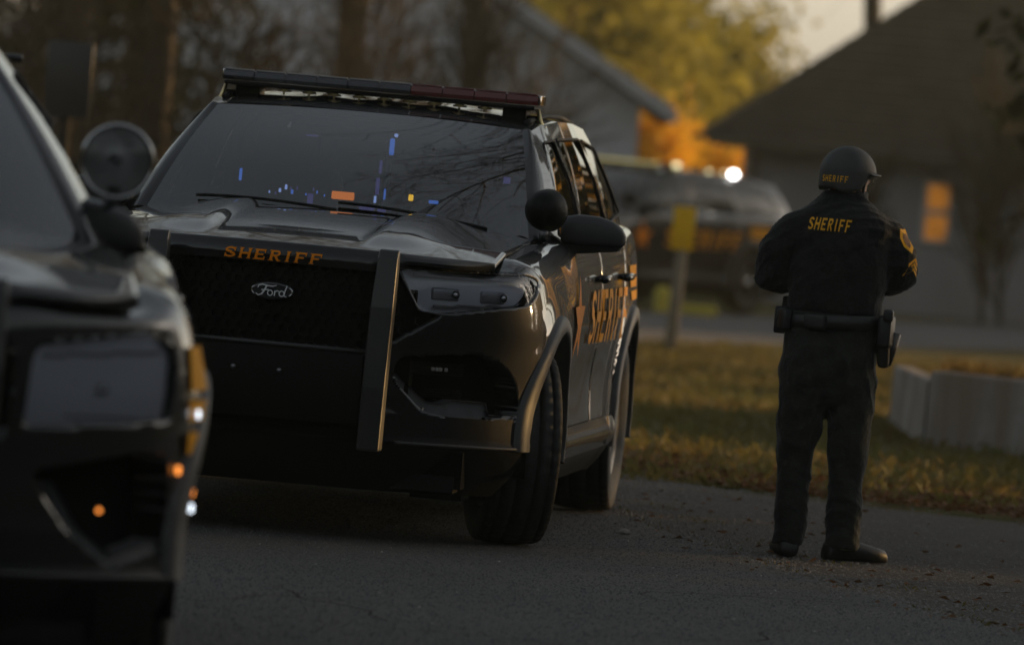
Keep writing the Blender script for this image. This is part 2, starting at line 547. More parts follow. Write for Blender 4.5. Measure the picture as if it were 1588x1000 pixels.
    def sub(s, mask, off=0.0, sign=1, sx=1.0):
        """verts, faces of the quads in mask, pushed in by off; sign=-1 mirrors"""
        I, J = np.nonzero(mask)
        idx = -np.ones((s.Ns, s.Nv), int)
        for di, dj in ((0, 0), (1, 0), (1, 1), (0, 1)):
            idx[I + di, J + dj] = 0
        a, b = np.nonzero(idx == 0)
        idx[a, b] = np.arange(len(a))
        V = np.stack([sign * (s.X[a, b] - s.N[a, 0] * off), s.Y[a, b] - s.N[a, 1] * off, s.Z[a, b]], 1)
        F = np.stack([idx[I, J], idx[I + 1, J], idx[I + 1, J + 1], idx[I, J + 1]], 1)
        if sign < 0:
            F = F[:, ::-1]
        return V, F
    def returns(s, mask, depth, sign=1):
        """walls going inwards round the edge of a cut-out"""
        V, F = [], []
        seen = {}
        def vid(i, j, d):
            key = (i, j, d)
            if key not in seen:
                seen[key] = len(V)
                o = depth if d else 0
                V.append((sign * (s.X[i, j] - s.N[i, 0] * o), s.Y[i, j] - s.N[i, 1] * o, s.Z[i, j]))
            return seen[key]
        ni, nj = mask.shape
        for i, j in zip(*np.nonzero(mask)):
            for (di, dj, e) in ((-1, 0, ((i, j), (i, j + 1))), (1, 0, ((i + 1, j + 1), (i + 1, j))), (0, -1, ((i + 1, j), (i, j))), (0, 1, ((i, j + 1), (i + 1, j + 1)))):
                a, b = i + di, j + dj
                if 0 <= a < ni and 0 <= b < nj and not mask[a, b]:
                    (p, q) = e
                    f = (vid(*p, 0), vid(*p, 1), vid(*q, 1), vid(*q, 0))
                    F.append(f if sign > 0 else f[::-1])
        return np.array(V).reshape(-1, 3), F
    def on_side(s, y, z, lift=.003):
        i = float(np.interp(y, s.C[:, 1][: int(s.Ns * .97)], np.arange(int(s.Ns * .97))))
        k = min(int(i), s.Ns - 2); f = i - k
        zc = s.Z[k] * (1 - f) + s.Z[k + 1] * f
        g = float(np.interp(z, zc, np.arange(s.Nv)))
        j = min(int(g), s.Nv - 2); h = g - j
        bl = lambda q: (q[k, j] * (1 - f) + q[k + 1, j] * f) * (1 - h) + (q[k, j + 1] * (1 - f) + q[k + 1, j + 1] * f) * h
        return (bl(s.X) + s.N[k, 0] * lift, bl(s.Y) + s.N[k, 1] * lift, z)
    def on_front(s, x, z, lift=.0):
        d = (s.X - x) ** 2 + (s.Z - z) ** 2 + np.where(s.Y > 0, 9, 0)
        i, j = np.unravel_index(np.argmin(d), d.shape)
        return Vector((s.X[i, j] + s.N[i, 0] * lift, s.Y[i, j] + s.N[i, 1] * lift, s.Z[i, j])), Vector((s.N[i, 0], s.N[i, 1], 0))

def arch_poly(cy, r=ARCH_R):
    a = [(cy - r * math.cos(t) * (1.04 if math.cos(t) > 0 and cy == 0 else 1), .38 + r * math.sin(t)) for t in np.linspace(0, math.pi, 41)]
    return [(a[0][0], -.1)] + a + [(a[-1][0], -.1)]

def join(*vf):
    V, F, k = [], [], 0
    for v, f in vf:
        if len(v) == 0:
            continue
        V.append(np.asarray(v, float))
        F += [tuple(int(i) + k for i in q) for q in f]
        k += len(v)
    return np.vstack(V), F

def grid_vf(fn, us, vs, flip=False):
    V = [fn(u, v) for u in us for v in vs]
    n = len(vs)
    F = [(i * n + j, (i + 1) * n + j, (i + 1) * n + j + 1, i * n + j + 1) for i in range(len(us) - 1) for j in range(n - 1)]
    if flip:
        F = [q[::-1] for q in F]
    return np.array(V, float), F

def mirror(v, f):
    v = np.array(v, float).copy(); v[:, 0] *= -1
    return v, [tuple(q)[::-1] for q in f]

def make_wheel(name, parent, loc, steer=0.0, side=1):
    """the rim disc is the wheel itself, tyre and hub cap its sub-parts; axle along local X, outer face towards +X*side"""
    M = Matrix.Rotation(R(90) * side, 4, 'Y')
    mb = MB()
    prof = [(.238, -.11), (.225, -.095), (.218, .03), (.222, .085), (.236, .10), (.232, .105), (.214, .085), (.205, .03)]
    mb.lathe(prof, 48, M)
    # disc with ten openings
    n = 60
    rings = [(.205, .030), (.185, .050), (.125, .062), (.085, .075), (.03, .078)]
    v = []; f = []
    for r, h in rings:
        v += [M @ Vector((r * math.cos(2 * math.pi * k / n), r * math.sin(2 * math.pi * k / n), h)) for k in range(n)]
    for i in range(len(rings) - 1):
        for k in range(n):
            if i == 1 and k % 6 < 3:
                continue
            f.append((i * n + k, i * n + (k + 1) % n, (i + 1) * n + (k + 1) % n, (i + 1) * n + k))
    mb.add(v, f)
    w = mb.build(name, 'wheel_black', parent, True, loc=loc, rot=(0, 0, steer))
    # tyre with ribs and cut blocks
    hw = .128
    pr = []
    def out(z, r): pr.append((z, r))
    out(-.105, .236); out(-.122, .262); out(-.132, .30); out(-.128, .345)
    ribs = [(-.124, -.094), (-.084, -.040), (-.030, .030), (.040, .084), (.094, .124)]
    for k, (a, b) in enumerate(ribs):
        crown = lambda z: TYRE_R - .014 * (abs(z) / hw) ** 3
        if k: out(a - .001, crown(a) - .009)
        out(a, crown(a) - .0005); out((a + b) / 2, crown((a + b) / 2)); out(b, crown(b) - .0005)
        if k < 4: out(b + .001, crown(b) - .009)
    out(.128, .345); out(.132, .30); out(.122, .262); out(.105, .236)
    n = 168
    V = []; F = []
    m = len(pr)
    for k in range(n):
        t = 2 * math.pi * k / n
        for i, (z, r) in enumerate(pr):
            rr = r
            if r > .355:
                rib = 0 if z < -.09 else 1 if z < -.035 else 2 if z < .035 else 3 if z < .089 else 4
                ph = (k + (0, 2, 1, 3, 2)[rib]) % 4
                if ph == 0:
                    rr -= .0065 if rib in (0, 4) else .0035
            V.append(M @ Vector((rr * math.cos(t), rr * math.sin(t), z)))
    for k in range(n):
        for i in range(m - 1):
            F.append((k * m + i, ((k + 1) % n) * m + i, ((k + 1) % n) * m + i + 1, k * m + i + 1))
    ty = mesh('tyre', V, F, 'rubber', w, smooth=True)
    ty.data.shade_smooth() if hasattr(ty.data, 'shade_smooth') else None
    MB().lathe([(.062, .074), (.06, .092), (.045, .102), (.0, .104)], 24, M).build('hub_cap', 'chrome', w, True)
    return w

def build_suv(st, steer=0.0, spot_aim='back', paint='paint', spot=(.834, .65, 1.30), pushbar_x=.425):
    root = empty('police_suv')
    B = Belt(st)
    hl, gr, fg = round_poly(st['head'], .02), round_poly(st['grille'], .015), round_poly(st['fog'], .025)
    lower = [(-2, -.2), (2, -.2), (2, .385), (-2, .385)]
    for p in (hl, gr, fg, st['bracket']):
        B.snap_front(p)
    arches = [arch_poly(0.0), arch_poly(3.02)]
    for p in arches:
        B.snap_side(p)
    doors = [[(.64, .37), (.60, .60), (.60, 1.4), (1.73, 1.4), (1.73, .37)], [(1.73, .37), (1.73, 1.4), (2.86, 1.4), (2.70, .93), (2.52, .62), (2.50, .37)]]
    for p in doors:
        B.snap_side(p)
    cx, cy, cz = B.centres()
    front = cy < -.25
    inp = lambda poly, a, b: poly_sd(a, b, poly)[0] < 0
    side = (cx > .55) & (cy > -.60)
    m_arch = [side & inp(p, cy, cz) for p in arches]
    arch = m_arch[0] | m_arch[1]
    m_hl = front & inp(hl, cx, cz) & ~arch
    m_gr = front & inp(gr, cx, cz) & ~m_hl
    m_fg = front & inp(fg, cx, cz) & ~arch
    m_int = front & (cx < .40) & (cz > .43) & (cz < .70)
    m_skirt = front & (cz > .385) & (cz < .498) & ~arch & ~m_fg & ~m_int
    m_low = (cz < .385) & ~arch
    m_door = [side & inp(p, cy, cz) & ~arch & ~m_low for p in doors]
    gone = arch | m_hl | m_gr | m_fg | m_int
    m_body = ~(gone | m_low | m_skirt | m_door[0] | m_door[1])
    # pull the shared edges of the doors in: the shut lines
    for d in doors:
        sd, _, _ = poly_sd(B.Y, B.Z, d)
        k = (np.abs(sd) < .002) & (B.C[:, None, 1] > 0) & (B.X > .5) & (B.Z > .40)
        B.X = np.where(k, B.X - .007, B.X)
    def both(mask, off=0.0):
        return join(B.sub(mask, off, 1), B.sub(mask, off, -1))
    ret = []
    for mk, dp in ((m_hl, .05), (m_gr, .055), (m_fg, .10), (m_int, .05), (m_arch[0], .10), (m_arch[1], .10)):
        for sg in (1, -1):
            ret.append(B.returns(mk, dp, sg))
    ys_ = cy < 1.2
    mesh('front_body', *join(both(m_body & ys_), *ret[:10]), paint, root, True, weld=True)
    mesh('rear_body', *join(both(m_body & ~ys_), *ret[10:]), paint, root, True, weld=True)
    mesh('bumper_skirt', *both(m_skirt), 'grille_black', root, True, weld=True)
    for sg in (1, -1):
        pts = []
        for x in np.linspace(.50, .945, 26):
            p, nn = B.on_front(x, .392, .002)
            pts.append((sg * p.x, p.y, .392))
        MB().tube(pts, [(.006, .007)] * 26, 8).build('bumper_lip', 'flare', root, True)
    mesh('lower_cladding', *both(m_low), 'trim', root, True, weld=True)
    for sg in (1, -1):
        for k, nm in enumerate(('front_door', 'rear_door')):
            d = mesh(nm, *B.sub(m_door[k], 0, sg), paint, root, True)
            hy = 1.60 if k == 0 else 2.56
            p = B.on_side(hy, 1.03, .030)
            hb = MB().tube([(p[0] * sg, hy - .12, 1.028), (p[0] * sg + .012 * sg, hy - .05, 1.03), (p[0] * sg + .012 * sg, hy + .05, 1.032), (p[0] * sg, hy + .12, 1.034)], [(.012, .016)] * 4, 8)
            hb.tube([(p[0] * sg - .03 * sg, hy - .1, 1.028), (p[0] * sg + .004 * sg, hy - .1, 1.029)], .012, 6)
            hb.tube([(p[0] * sg - .03 * sg, hy + .1, 1.033), (p[0] * sg + .004 * sg, hy + .1, 1.033)], .012, 6)
            hb.build('handle', paint, d, True)
    # rocker mouldings
    for sg in (1, -1):
        V, F = grid_vf(lambda y, t: (sg * (B.on_side(y, .42, .0)[0] + .008 + .012 * math.sin(t * math.pi)), y, .315 + .125 * t), np.linspace(.50, 2.53, 40), np.linspace(0, 1, 9), flip=sg < 0)
        mesh('sill_moulding', V, F, paint, root, True)
    # wheel-arch flares
    for cyy in (0.0, 3.02):
        for sg in (1, -1):
            prof = [(ARCH_R - .004, -.075), (ARCH_R - .004, .018), (ARCH_R + .008, .024), (ARCH_R + .058, .020), (ARCH_R + .066, .013), (ARCH_R + .070, -.004)]
            ang = np.linspace(R(-28), R(208), 84)
            def fl(t, q):
                r, o = prof[int(q)]
                y = cyy - r * math.cos(t) * (1.04 if math.cos(t) > 0 and cyy == 0 else 1)
                z = .38 + r * math.sin(t)
                b = B.on_side(y, max(z, .385), 0)
                x = b[0] + o
                return (sg * x, b[1] if cyy == 0 and y < -.4 else y, z)
            V, F = grid_vf(fl, ang, range(len(prof)), flip=sg > 0)
            keep = [q for q in F if min(V[i][2] for i in q) > .375 or min(V[i][2] for i in q) > .30 and not (cyy == 0 and V[q[0]][1] < 0)]
            mesh('wheel_arch_flare', V, keep, 'flare', root, True)
            lin = MB()
            v, f = grid_vf(lambda t, q: (sg * (.96 - .42 * q), cyy - (ARCH_R + .02) * math.cos(t), .38 + (ARCH_R + .02) * math.sin(t)), np.linspace(R(-12), R(192), 24), (0, 1))
            lin.add(v, f)
            lin.build('wheel_arch_liner', 'black_hole', root, True)
    # lamps
    for sg in (1, -1):
        h = mesh('headlight', *B.sub(m_hl, .052 if st is STYLE_A else .026, sg), 'lamp_house', root, True)
        mesh('lens', *B.sub(m_hl, .004, sg), 'lamp_lens', h, True)
        xs = [p[0] for p in st['head']]; x0, x1 = min(xs), max(xs)
        for k, t in enumerate((.40, .76) if st is STYLE_A else (.45,)):
            x = x0 + (x1 - x0) * t
            zz = .962 if st is STYLE_A else .855
            p, nn = B.on_front(x, zz, -.035 if st is STYLE_A else -.022)
            rz = math.atan2(nn.x, -nn.y)
            m2 = MB()
            c = Vector((p.x * sg, p.y, zz))
            m2.box(c + Vector((-nn.x * sg, -nn.y, 0)) * .014, (.115, .018, .046), rz * sg, .008)
            lm = m2.build('lamp_module', 'lamp_bowl', h, True)
            q = c + Vector((nn.x * sg, nn.y, 0)) * .0 + Vector((sg * .035, .014, .0))
            m3 = MB(); m3.lathe([(.0, .004), (.012, .003), (.017, -.004), (.017, -.012)], 18, Matrix.Translation(q) @ Matrix.Rotation(rz * sg, 4, 'Z') @ Matrix.Rotation(R(90), 4, 'X'))
            m3.build('projector', 'chrome', h, True)
        # light guide along the upper edge
        gpts = []
        for t in np.linspace(.12, .93, 14):
            x = x0 + (x1 - x0) * t
            p, nn = B.on_front(x, (1.028 if st is STYLE_A else .925 + .03 * t), -.03)
            gpts.append((p.x * sg, p.y, p.z))
        MB().tube(gpts, .007, 6).build('light_guide', 'lens_edge', h, True)
        gpts = []
        for t in np.linspace(.30, .90, 14):
            x = x0 + (x1 - x0) * t
            p, nn = B.on_front(x, (.905 + .03 * t if st is STYLE_A else .785), -.03)
            gpts.append((p.x * sg, p.y, p.z))
        MB().tube(gpts, .006, 6).build('lower_light_guide', 'lens_edge', h, True)
        # fog lamp pocket
        fgk = mesh('fog_pocket', *B.sub(m_fg, .10, sg), 'black_hole', root, True)
        br = st['bracket']
        def onf(p, d):
            q, nn = B.on_front(p[0], p[1], -d)
            return (sg * q.x, q.y, p[1])
        m_br = m_fg & inp(br, cx, cz)
        bv, bf = B.sub(m_br, .014, sg)
        rv, rf_ = B.returns(m_br, .075, sg)
        mesh('bumper_bracket', *join((bv, bf), (rv, [q[::-1] for q in rf_])), 'bracket_grey', root, True)
        if st is STYLE_A:
            fl = MB()
            for k in range(6):
                pts = [tuple(np.array(onf((x, .700 - .0085 * k), .052)) ) for x in np.linspace(.50, .745, 12)]
                fl.tube(pts, .0032, 6)
            for k in range(4):
                pts = [onf((x, .600 - .009 * k), .06) for x in np.linspace(.60, .745, 8)]
                fl.tube(pts, .0032, 6)
            fl.build('fog_lamp', 'grille_black', root, True)
            led = MB()
            for k in range(4):
                a = onf((.628 + .016 * k, .677), .040)
                led.box(a, (.013, .012, .014), sg * .35, .003)
            led.build('marker_and_glint', 'lens_edge', root, True)
    # grille: backing, honeycomb, badge
    g = mesh('grille', *both(m_gr, .055), 'grille_black', root, True, weld=True)
    hx = MB()
    cell = .040
    for r in range(-2, 12):
        for c in range(-18, 19):
            x = c * cell + (cell / 2 if r % 2 else 0); z = .715 + r * cell * .866
            sd = poly_sd(np.array([x]), np.array([z]), st['grille'])[0][0] if x >= -.45 else poly_sd(np.array([-x]), np.array([z]), st['grille'])[0][0]
            ax = abs(x)
            sd = poly_sd(np.array([ax]), np.array([z]), st['grille'])[0][0]
            if sd > -.004:
                continue
            p, nn = B.on_front(ax, z, -.028)
            q = Vector((p.x * (1 if x >= 0 else -1), p.y, z))
            tx = Vector((-nn.y, nn.x * (1 if x >= 0 else -1), 0))
            rr = cell / math.sqrt(3)
            o = [q + tx * (x - q.x) * 0 + tx * rr * .99 * math.sin(R(60 * k)) + Vector((0, 0, rr * .99 * math.cos(R(60 * k)))) for k in range(6)]
            i2 = [q + tx * rr * .74 * math.sin(R(60 * k)) + Vector((0, 0, rr * .74 * math.cos(R(60 * k)))) for k in range(6)]
            bk = [w + Vector((0, .02, 0)) for w in i2]
            hx.add(o + i2 + bk, [(k, (k + 1) % 6, 6 + (k + 1) % 6, 6 + k) for k in range(6)] + [(6 + k, 6 + (k + 1) % 6, 12 + (k + 1) % 6, 12 + k) for k in range(6)])
    hx.build('grille_mesh', 'grille_black', g, False)
    v = both(m_int, .05)
    mesh('lower_intake', *v, 'black_hole', root, True, weld=True)
    # badge
    by, bz = -.955, .922
    bd = MB()
    ell = lambda k, a, c: (a * math.cos(2 * math.pi * k / 40), c * math.sin(2 * math.pi * k / 40))
    rings = [(.074, .0275, .012), (.083, .0325, .0), (.083, .0325, .02)]
    v = [(0, by - .006, bz)] + [(ell(k, a, c)[0], by - .012 + d, bz + ell(k, a, c)[1]) for a, c, d in ((.072, .026, .004), (.080, .0305, .004), (.083, .033, .012), (.083, .033, .03)) for k in range(40)]
    f = [(0, 1 + (k + 1) % 40, 1 + k) for k in range(40)] + [(1 + i * 40 + k, 1 + i * 40 + (k + 1) % 40, 1 + (i + 1) * 40 + (k + 1) % 40, 1 + (i + 1) * 40 + k) for i in range(3) for k in range(40)]
    badge = fix_normals(mesh('badge', v, f, 'lens_dark', root, True))
    for a0, a1 in ((R(150), R(212)), (R(-32), R(30))):
        rim = MB()
        rim.tube([(.0775 * math.cos(t), by - .011, bz + .0295 * math.sin(t)) for t in np.linspace(a0, a1, 12)], .0030, 6)
        rim.build('badge_rim', 'chrome', badge, True)
    S = []
    S += stroke([(-.050, .30), (-.047, .52), (-.036, .60), (-.018, .52), (.0, .50), (.014, .60)], [.16, .16, .17, .17, .15, .1])
    S += stroke([(-.020, .50), (-.026, .1), (-.036, -.30), (-.048, -.42), (-.058, -.28)], [.2, .2, .2, .16, .1])
    S += stroke([(-.036, .05), (-.012, .10)], .14)
    S += stroke([(-.004 + .010 * math.cos(t), -.14 + .22 * math.sin(t)) for t in np.linspace(0, 2 * math.pi, 11)], .14)
    S += stroke([(.012, .06), (.014, -.34)], .15) + stroke([(.013, -.02), (.020, .10), (.028, .04)], .13)
    S += stroke([(.040 + .010 * math.cos(t), -.14 + .22 * math.sin(t)) for t in np.linspace(0, 2 * math.pi, 11)], .14) + stroke([(.056, .52), (.050, .0), (.050, -.30), (.060, -.32)], .15)
    # widths above are given in badge heights: scale by hand
    SS = []
    for qd in S:
        SS.append(qd)
    def badge_fn(u, w, l):
        return (u * 1.05, by - .0135 - l, bz + w * .034)
    def st2(pts, w):
        P = [(p[0], p[1] * .034) for p in pts]
        return [[(a[0], a[1] / .034) for a in qd] for qd in stroke(P, w)]
    SS = []
    SS += st2([(-.052, .25), (-.048, .55), (-.036, .66), (-.018, .56), (.002, .52), (.016, .66)], [.003, .005, .005, .005, .0045, .003])
    SS += st2([(-.020, .55), (-.026, .1), (-.036, -.40), (-.048, -.55), (-.058, -.35)], [.006, .006, .006, .004, .003])
    SS += st2([(-.038, .05), (-.012, .12)], .004)
    SS += st2([(-.006 + .009 * math.cos(t), -.22 + .30 * math.sin(t)) for t in np.linspace(0, 2 * math.pi, 13)], .004)
    SS += st2([(.011, .08), (.010, -.52)], .0045) + st2([(.010, -.15), (.018, .08), (.026, .0)], .004)
    SS += st2([(.036 + .009 * math.cos(t), -.22 + .30 * math.sin(t)) for t in np.linspace(0, 2 * math.pi, 13)], .004)
    SS += st2([(.054, .70), (.047, .0), (.045, -.45), (.054, -.52)], .0045)
    decal('badge_script', SS, badge_fn, 'silver_paint', badge)
    # hood
    plan_y = lambda x: float(np.interp(abs(x), B.C[:B.Ns // 3, 0], B.C[:B.Ns // 3, 1])) if abs(x) < .96 else -.45
    def hood_fn(a, b):
        W = .795 + .0 * b
        x = a * W
        yf = plan_y(x) + .045 + .05 * max(0, abs(a) - .8) ; yr = .47 + .21 * (abs(x) / .78) ** 2
        y = yf + (yr - yf) * max(b, 0)
        bb = max(b, 0)
        zc = 1.108 + .125 * (1 - (1 - bb) ** 1.7)
        ze = 1.092 + .028 * min(1, bb * 4) + .055 * bb
        z = zc + (ze - zc) * abs(a) ** 2.4
        # raised flanks beside a shallow centre panel
        ax = abs(x)
        k = float(sstep(.27, .345, ax) * (1 - sstep(.40, .62, ax)))
        z += .022 * k * float(sstep(.02, .22, bb)) - .004 * float(sstep(.34, .27, ax)) * float(sstep(.05, .3, bb))
        if b < 0:
            t = -b
            lo = .078 - .040 * float(sstep(.42, .50, ax)) - .006 * float(sstep(.66, .795, ax))
            z -= lo * t ** 1.15
            y -= (.030 * math.sin(min(t * 1.35, 1) * math.pi / 2) - .010 * max(0, t - .7)) * (1 - .9 * float(sstep(.62, .795, ax)))
        if b <= 0 or abs(a) >= .9999:
            pass
        return (x, y, z)
    A = np.linspace(-1, 1, 121)
    Bv = np.concatenate([-np.linspace(1, .06, 12), np.linspace(0, 1, 64) ** 1.15])
    V, F = grid_vf(hood_fn, A, Bv)
    # turned-down side edges
    edge = []
    for sgn, ai in ((1, len(A) - 1), (-1, 0)):
        idx = [ai * len(Bv) + j for j in range(len(Bv))]
        k = len(V)
        V = np.vstack([V, V[idx] + np.array([[.004 * sgn, 0, -.014 * (1 if q >= 0 else max(0, 1 + q))] for q in Bv])])
        for j in range(len(Bv) - 1):
            q = (idx[j], k + j, k + j + 1, idx[j + 1])
            F.append(q if sgn > 0 else q[::-1])
    hood = mesh('hood', V, F, paint, root, True)
    # word on the hood lip
    q, tot = word('SHERIFF', 1.35, .28, True, .22)
    Wd, Hh = .375, .040
    def lip_fn(u, w, l):
        x = u / tot * Wd - .012
        z = 1.055 + w * Hh
        # find the lip surface by marching along b
        best = None
        for t in np.linspace(.02, 1, 60):
            p = hood_fn(x / .795, -t)
            if best is None or abs(p[2] - z) < abs(best[2] - z):
                best = p
        return (x, best[1] - .0045 - l, z)
    lettering('hood_letter', 'SHERIFF', 1.35, .28, True, .22, lip_fn, 'orange_decal', hood, 3)
    # push bar
    pb = empty('push_bar'); pb.parent = root
    up_prof = [(-1.075, .36), (-1.085, .60), (-1.075, .90), (-1.04, 1.085), (-1.015, 1.115), (-.985, 1.118), (-.97, 1.08), (-.985, .90), (-.99, .60), (-.965, .36)]
    for sg in (1, -1):
        n = len(up_prof)
        v = []
        for dx in (-.043, .043):
            v += [(sg * (pushbar_x + .012 * (z - .36) / .7) + dx * (1 - .12 * (z > 1.05)), y, z) for y, z in up_prof]
        f = [tuple(range(n)), tuple(range(2 * n - 1, n - 1, -1))] + [(k, k + n, (k + 1) % n + n, (k + 1) % n) for k in range(n)]
        u = fix_normals(mesh('upright', v, f, 'bar_metal', pb, False))
        bv = u.modifiers.new('edge', 'BEVEL'); bv.width = .007; bv.segments = 2
        m5 = MB(); m5.box((sg * (pushbar_x + .004), -.93, .52), (.05, .16, .08)); m5.build('mount', 'trim', pb)
    m4 = MB()
    m4.box((0, -1.045, .585), (2 * pushbar_x - .09, .012, .27), 0, .004)
    cp = m4.build('cross_plate', 'grille_black', pb, True)
    m4 = MB(); m4.tube([(-pushbar_x + .04, -1.05, .728), (pushbar_x - .04, -1.05, .728)], .010, 10); m4.build('cross_rod', 'bar_metal', pb, True)
    for bx in (-.11, .065):
        m6 = MB(); m6.lathe([(.0, .009), (.006, .008), (.010, .003), (.011, 0)], 12, Matrix.Translation((bx, -1.051, .63)) @ Matrix.Rotation(R(90), 4, 'X'))
        m6.build('bolt', 'dull_metal', pb, True)
    # greenhouse ------------------------------------------------------
    gw, gz = st['gw'], st['gz']
    def wsc(a, t, inset=0.0):
        """windscreen surface, a in -1..1"""
        xb, xt = (.775, .632) if gw == 1 else (.70, .40)
        x = a * (xb + (xt - xb) * t)
        ab, at_ = abs(a), abs(a)
        y = (.46 + .20 * ab ** 2) * (1 - t) + (1.335 + .045 * ab ** 2) * t
        z = (1.213 - .038 * ab ** 2) * (1 - t) + (1.632 + gz - .018 * ab ** 2.5) * t
        bul = .030 * math.sin(math.pi * t)
        return (x, y - bul * .55, z + bul * .75)
    A = np.linspace(-1, 1, 41); Tt = np.linspace(0, 1, 25)
    mesh('windscreen', *grid_vf(wsc, A, Tt), 'windscreen_glass', root, True)
    # dark frit band round the glass
    fr = [grid_vf(lambda a, t: tuple(np.array(wsc(a, t)) + np.array([0, .003, -.004])), np.linspace(-1, 1, 41), np.linspace(0, .055, 3)),
          grid_vf(lambda a, t: tuple(np.array(wsc(a, t)) + np.array([0, .003, -.004])), np.linspace(-1, 1, 41), np.linspace(.965, 1, 3)),
          grid_vf(lambda a, t: tuple(np.array(wsc(a, t)) + np.array([0, .003, -.004])), np.linspace(-1, -.965, 3), np.linspace(.055, .965, 17)),
          grid_vf(lambda a, t: tuple(np.array(wsc(a, t)) + np.array([0, .003, -.004])), np.linspace(.965, 1, 3), np.linspace(.055, .965, 17))]
    mesh('windscreen_frit', *join(*fr), 'trim', root, True)
    def top_curve(u):
        y = 1.385 + (3.74 - 1.385) * u
        x = np.interp(u, [0, .15, .45, .8, 1], [.668, .69, .70, .685, .655]) * gw + .02 * (1 - gw)
        z = np.interp(y, [1.385, 1.6, 2.1, 2.7, 3.3, 3.74], [1.612, 1.640, 1.660, 1.660, 1.642, 1.605]) + gz
        return x, y, z
    def side_fn(u, t):
        yb = .665 + (3.97 - .665) * u
        xb = B.on_side(max(yb, .66), float(ztop(yb)), 0)[0] * 1.0
        xb = min(xb, .885) * (1 if gw == 1 else .90)
        xb = xb - .03 * float(sstep(.95, .70, yb))
        zb = float(ztop(yb)) - .004
        xt, yt, zt_ = top_curve(u)
        x = xb + (xt - xb) * t + .026 * math.sin(math.pi * t)
        y = yb + (yt - yb) * t
        z = zb + (zt_ - zb) * t
        return (x, y, z)
    Us = np.linspace(0, 1, 150); Ts = np.linspace(0, 1, 34)
    G = np.array([[side_fn(u, t) for t in Ts] for u in Us])
    wins = [round_poly(p, .04) for p in ([(.90, .06), (1.42, .86), (1.67, .86), (1.70, .06)], [(1.79, .06), (1.77, .86), (2.62, .86), (2.74, .06)], [(2.85, .08), (2.74, .86), (3.40, .82), (3.66, .14)])]
    TT = np.tile(Ts, (len(Us), 1))
    for p in wins:
        sd, by_, bt_ = poly_sd(G[:, :, 1], TT, p)
        k = np.abs(sd) < .011
        for i, j in zip(*np.nonzero(k)):
            t = bt_[i, j]
            y0, y1 = .665 , 1.385
            # solve u for this y and t
            u = (by_[i, j] - (.665 * (1 - t) + 1.385 * t)) / ((3.97 - .665) * (1 - t) + (3.74 - 1.385) * t)
            G[i, j] = side_fn(min(max(u, 0), 1), t); TT[i, j] = t
    gc = (G[:-1, :-1] + G[1:, :-1] + G[1:, 1:] + G[:-1, 1:]) / 4
    tcn = (TT[:-1, :-1] + TT[1:, :-1] + TT[1:, 1:] + TT[:-1, 1:]) / 4
    wm = [poly_sd(gc[:, :, 1], tcn, p)[0] < 0 for p in wins]
    anyw = wm[0] | wm[1] | wm[2]
    nT = len(Ts)
    def gsub(mask, off=0.0):
        I, J = np.nonzero(mask)
        V = G.reshape(-1, 3).copy(); V[:, 0] -= off
        F = np.stack([I * nT + J, (I + 1) * nT + J, (I + 1) * nT + J + 1, I * nT + J + 1], 1)
        used, inv = np.unique(F, return_inverse=True)
        return V[used], inv.reshape(F.shape)
    frame = gsub(~anyw)
    mesh('side_frame', *join(frame, mirror(*frame)), paint, root, True)
    for k, nm in enumerate(('front_window', 'rear_window', 'quarter_window')):
        v, f = gsub(wm[k], .010)
        mesh(nm, v, f, 'side_glass', root, True)
        mesh(nm, *mirror(v, f), 'side_glass', root, True)
    for p in wins:   # rubber and bright line round the side windows
        for sg in (1, -1):
            pts = []
            for (yy, t) in list(p) + [p[0]]:
                u = (yy - (.665 * (1 - t) + 1.385 * t)) / ((3.97 - .665) * (1 - t) + (3.74 - 1.385) * t)
                q = side_fn(min(max(u, 0), 1), t)
                pts.append((sg * (q[0] + .001), q[1], q[2]))
            MB().tube(pts, .006, 6, False).build('window_seal', 'trim', root, True)
    # A pillars: from the glass edge to the side frame
    for sg in (1, -1):
        def pil(w, t):
            a = np.array(wsc(1.0, t)); b = np.array(side_fn(0.0, t))
            p = a + (b - a) * w
            return (sg * (p[0] + .006 * math.sin(math.pi * w)), p[1] - .010 * math.sin(math.pi * w), p[2] + .006 * math.sin(math.pi * w))
        mesh('a_pillar', *grid_vf(pil, np.linspace(0, 1, 7), np.linspace(0, 1, 25), flip=sg < 0), paint, root, True)
    def roof_fn(a, b):
        x1, y1, z1 = top_curve(b)
        y0 = 1.335 + (3.80 - 1.335) * b
        y = y0 + (y1 - y0) * a * a
        zc = np.interp(y0, [1.335, 1.42, 1.6, 2.0, 2.6, 3.3, 3.8], [1.634, 1.652, 1.676, 1.700, 1.705, 1.680, 1.615]) + gz
        rib = .0018 * math.cos(a * 5.5 * math.pi) * float(sstep(.05, .15, b) * sstep(.98, .9, b)) * (1 - a ** 4)
        return (a * x1, y, zc - (zc - z1) * abs(a) ** 3.2 + rib)
    mesh('roof', *grid_vf(roof_fn, np.linspace(-1, 1, 81), np.linspace(0, 1, 60)), paint, root, True)
    for sg in (1, -1):   # roof rails
        pts = [(sg * (roof_fn(.93, b)[0]), roof_fn(.93, b)[1], roof_fn(.93, b)[2] + .012 * math.sin(math.pi * min(1, max(0, (b - .04) / .9))) ** .3) for b in np.linspace(.06, .92, 30)]
        MB().tube(pts, [(.014, .010)] * 30, 8).build('roof_rail', 'trim', root, True)
    # tail: window and spoiler
    def tail(a, t):
        p = np.array(roof_fn(a, 1.0)); i = B.Ns - 1
        yb = 4.03 - .12 * a * a; zb = 1.235
        return (p[0] * (1 - t) + a * .80 * t, p[1] * (1 - t) + yb * t + .05 * math.sin(math.pi * t), p[2] * (1 - t) + zb * t)
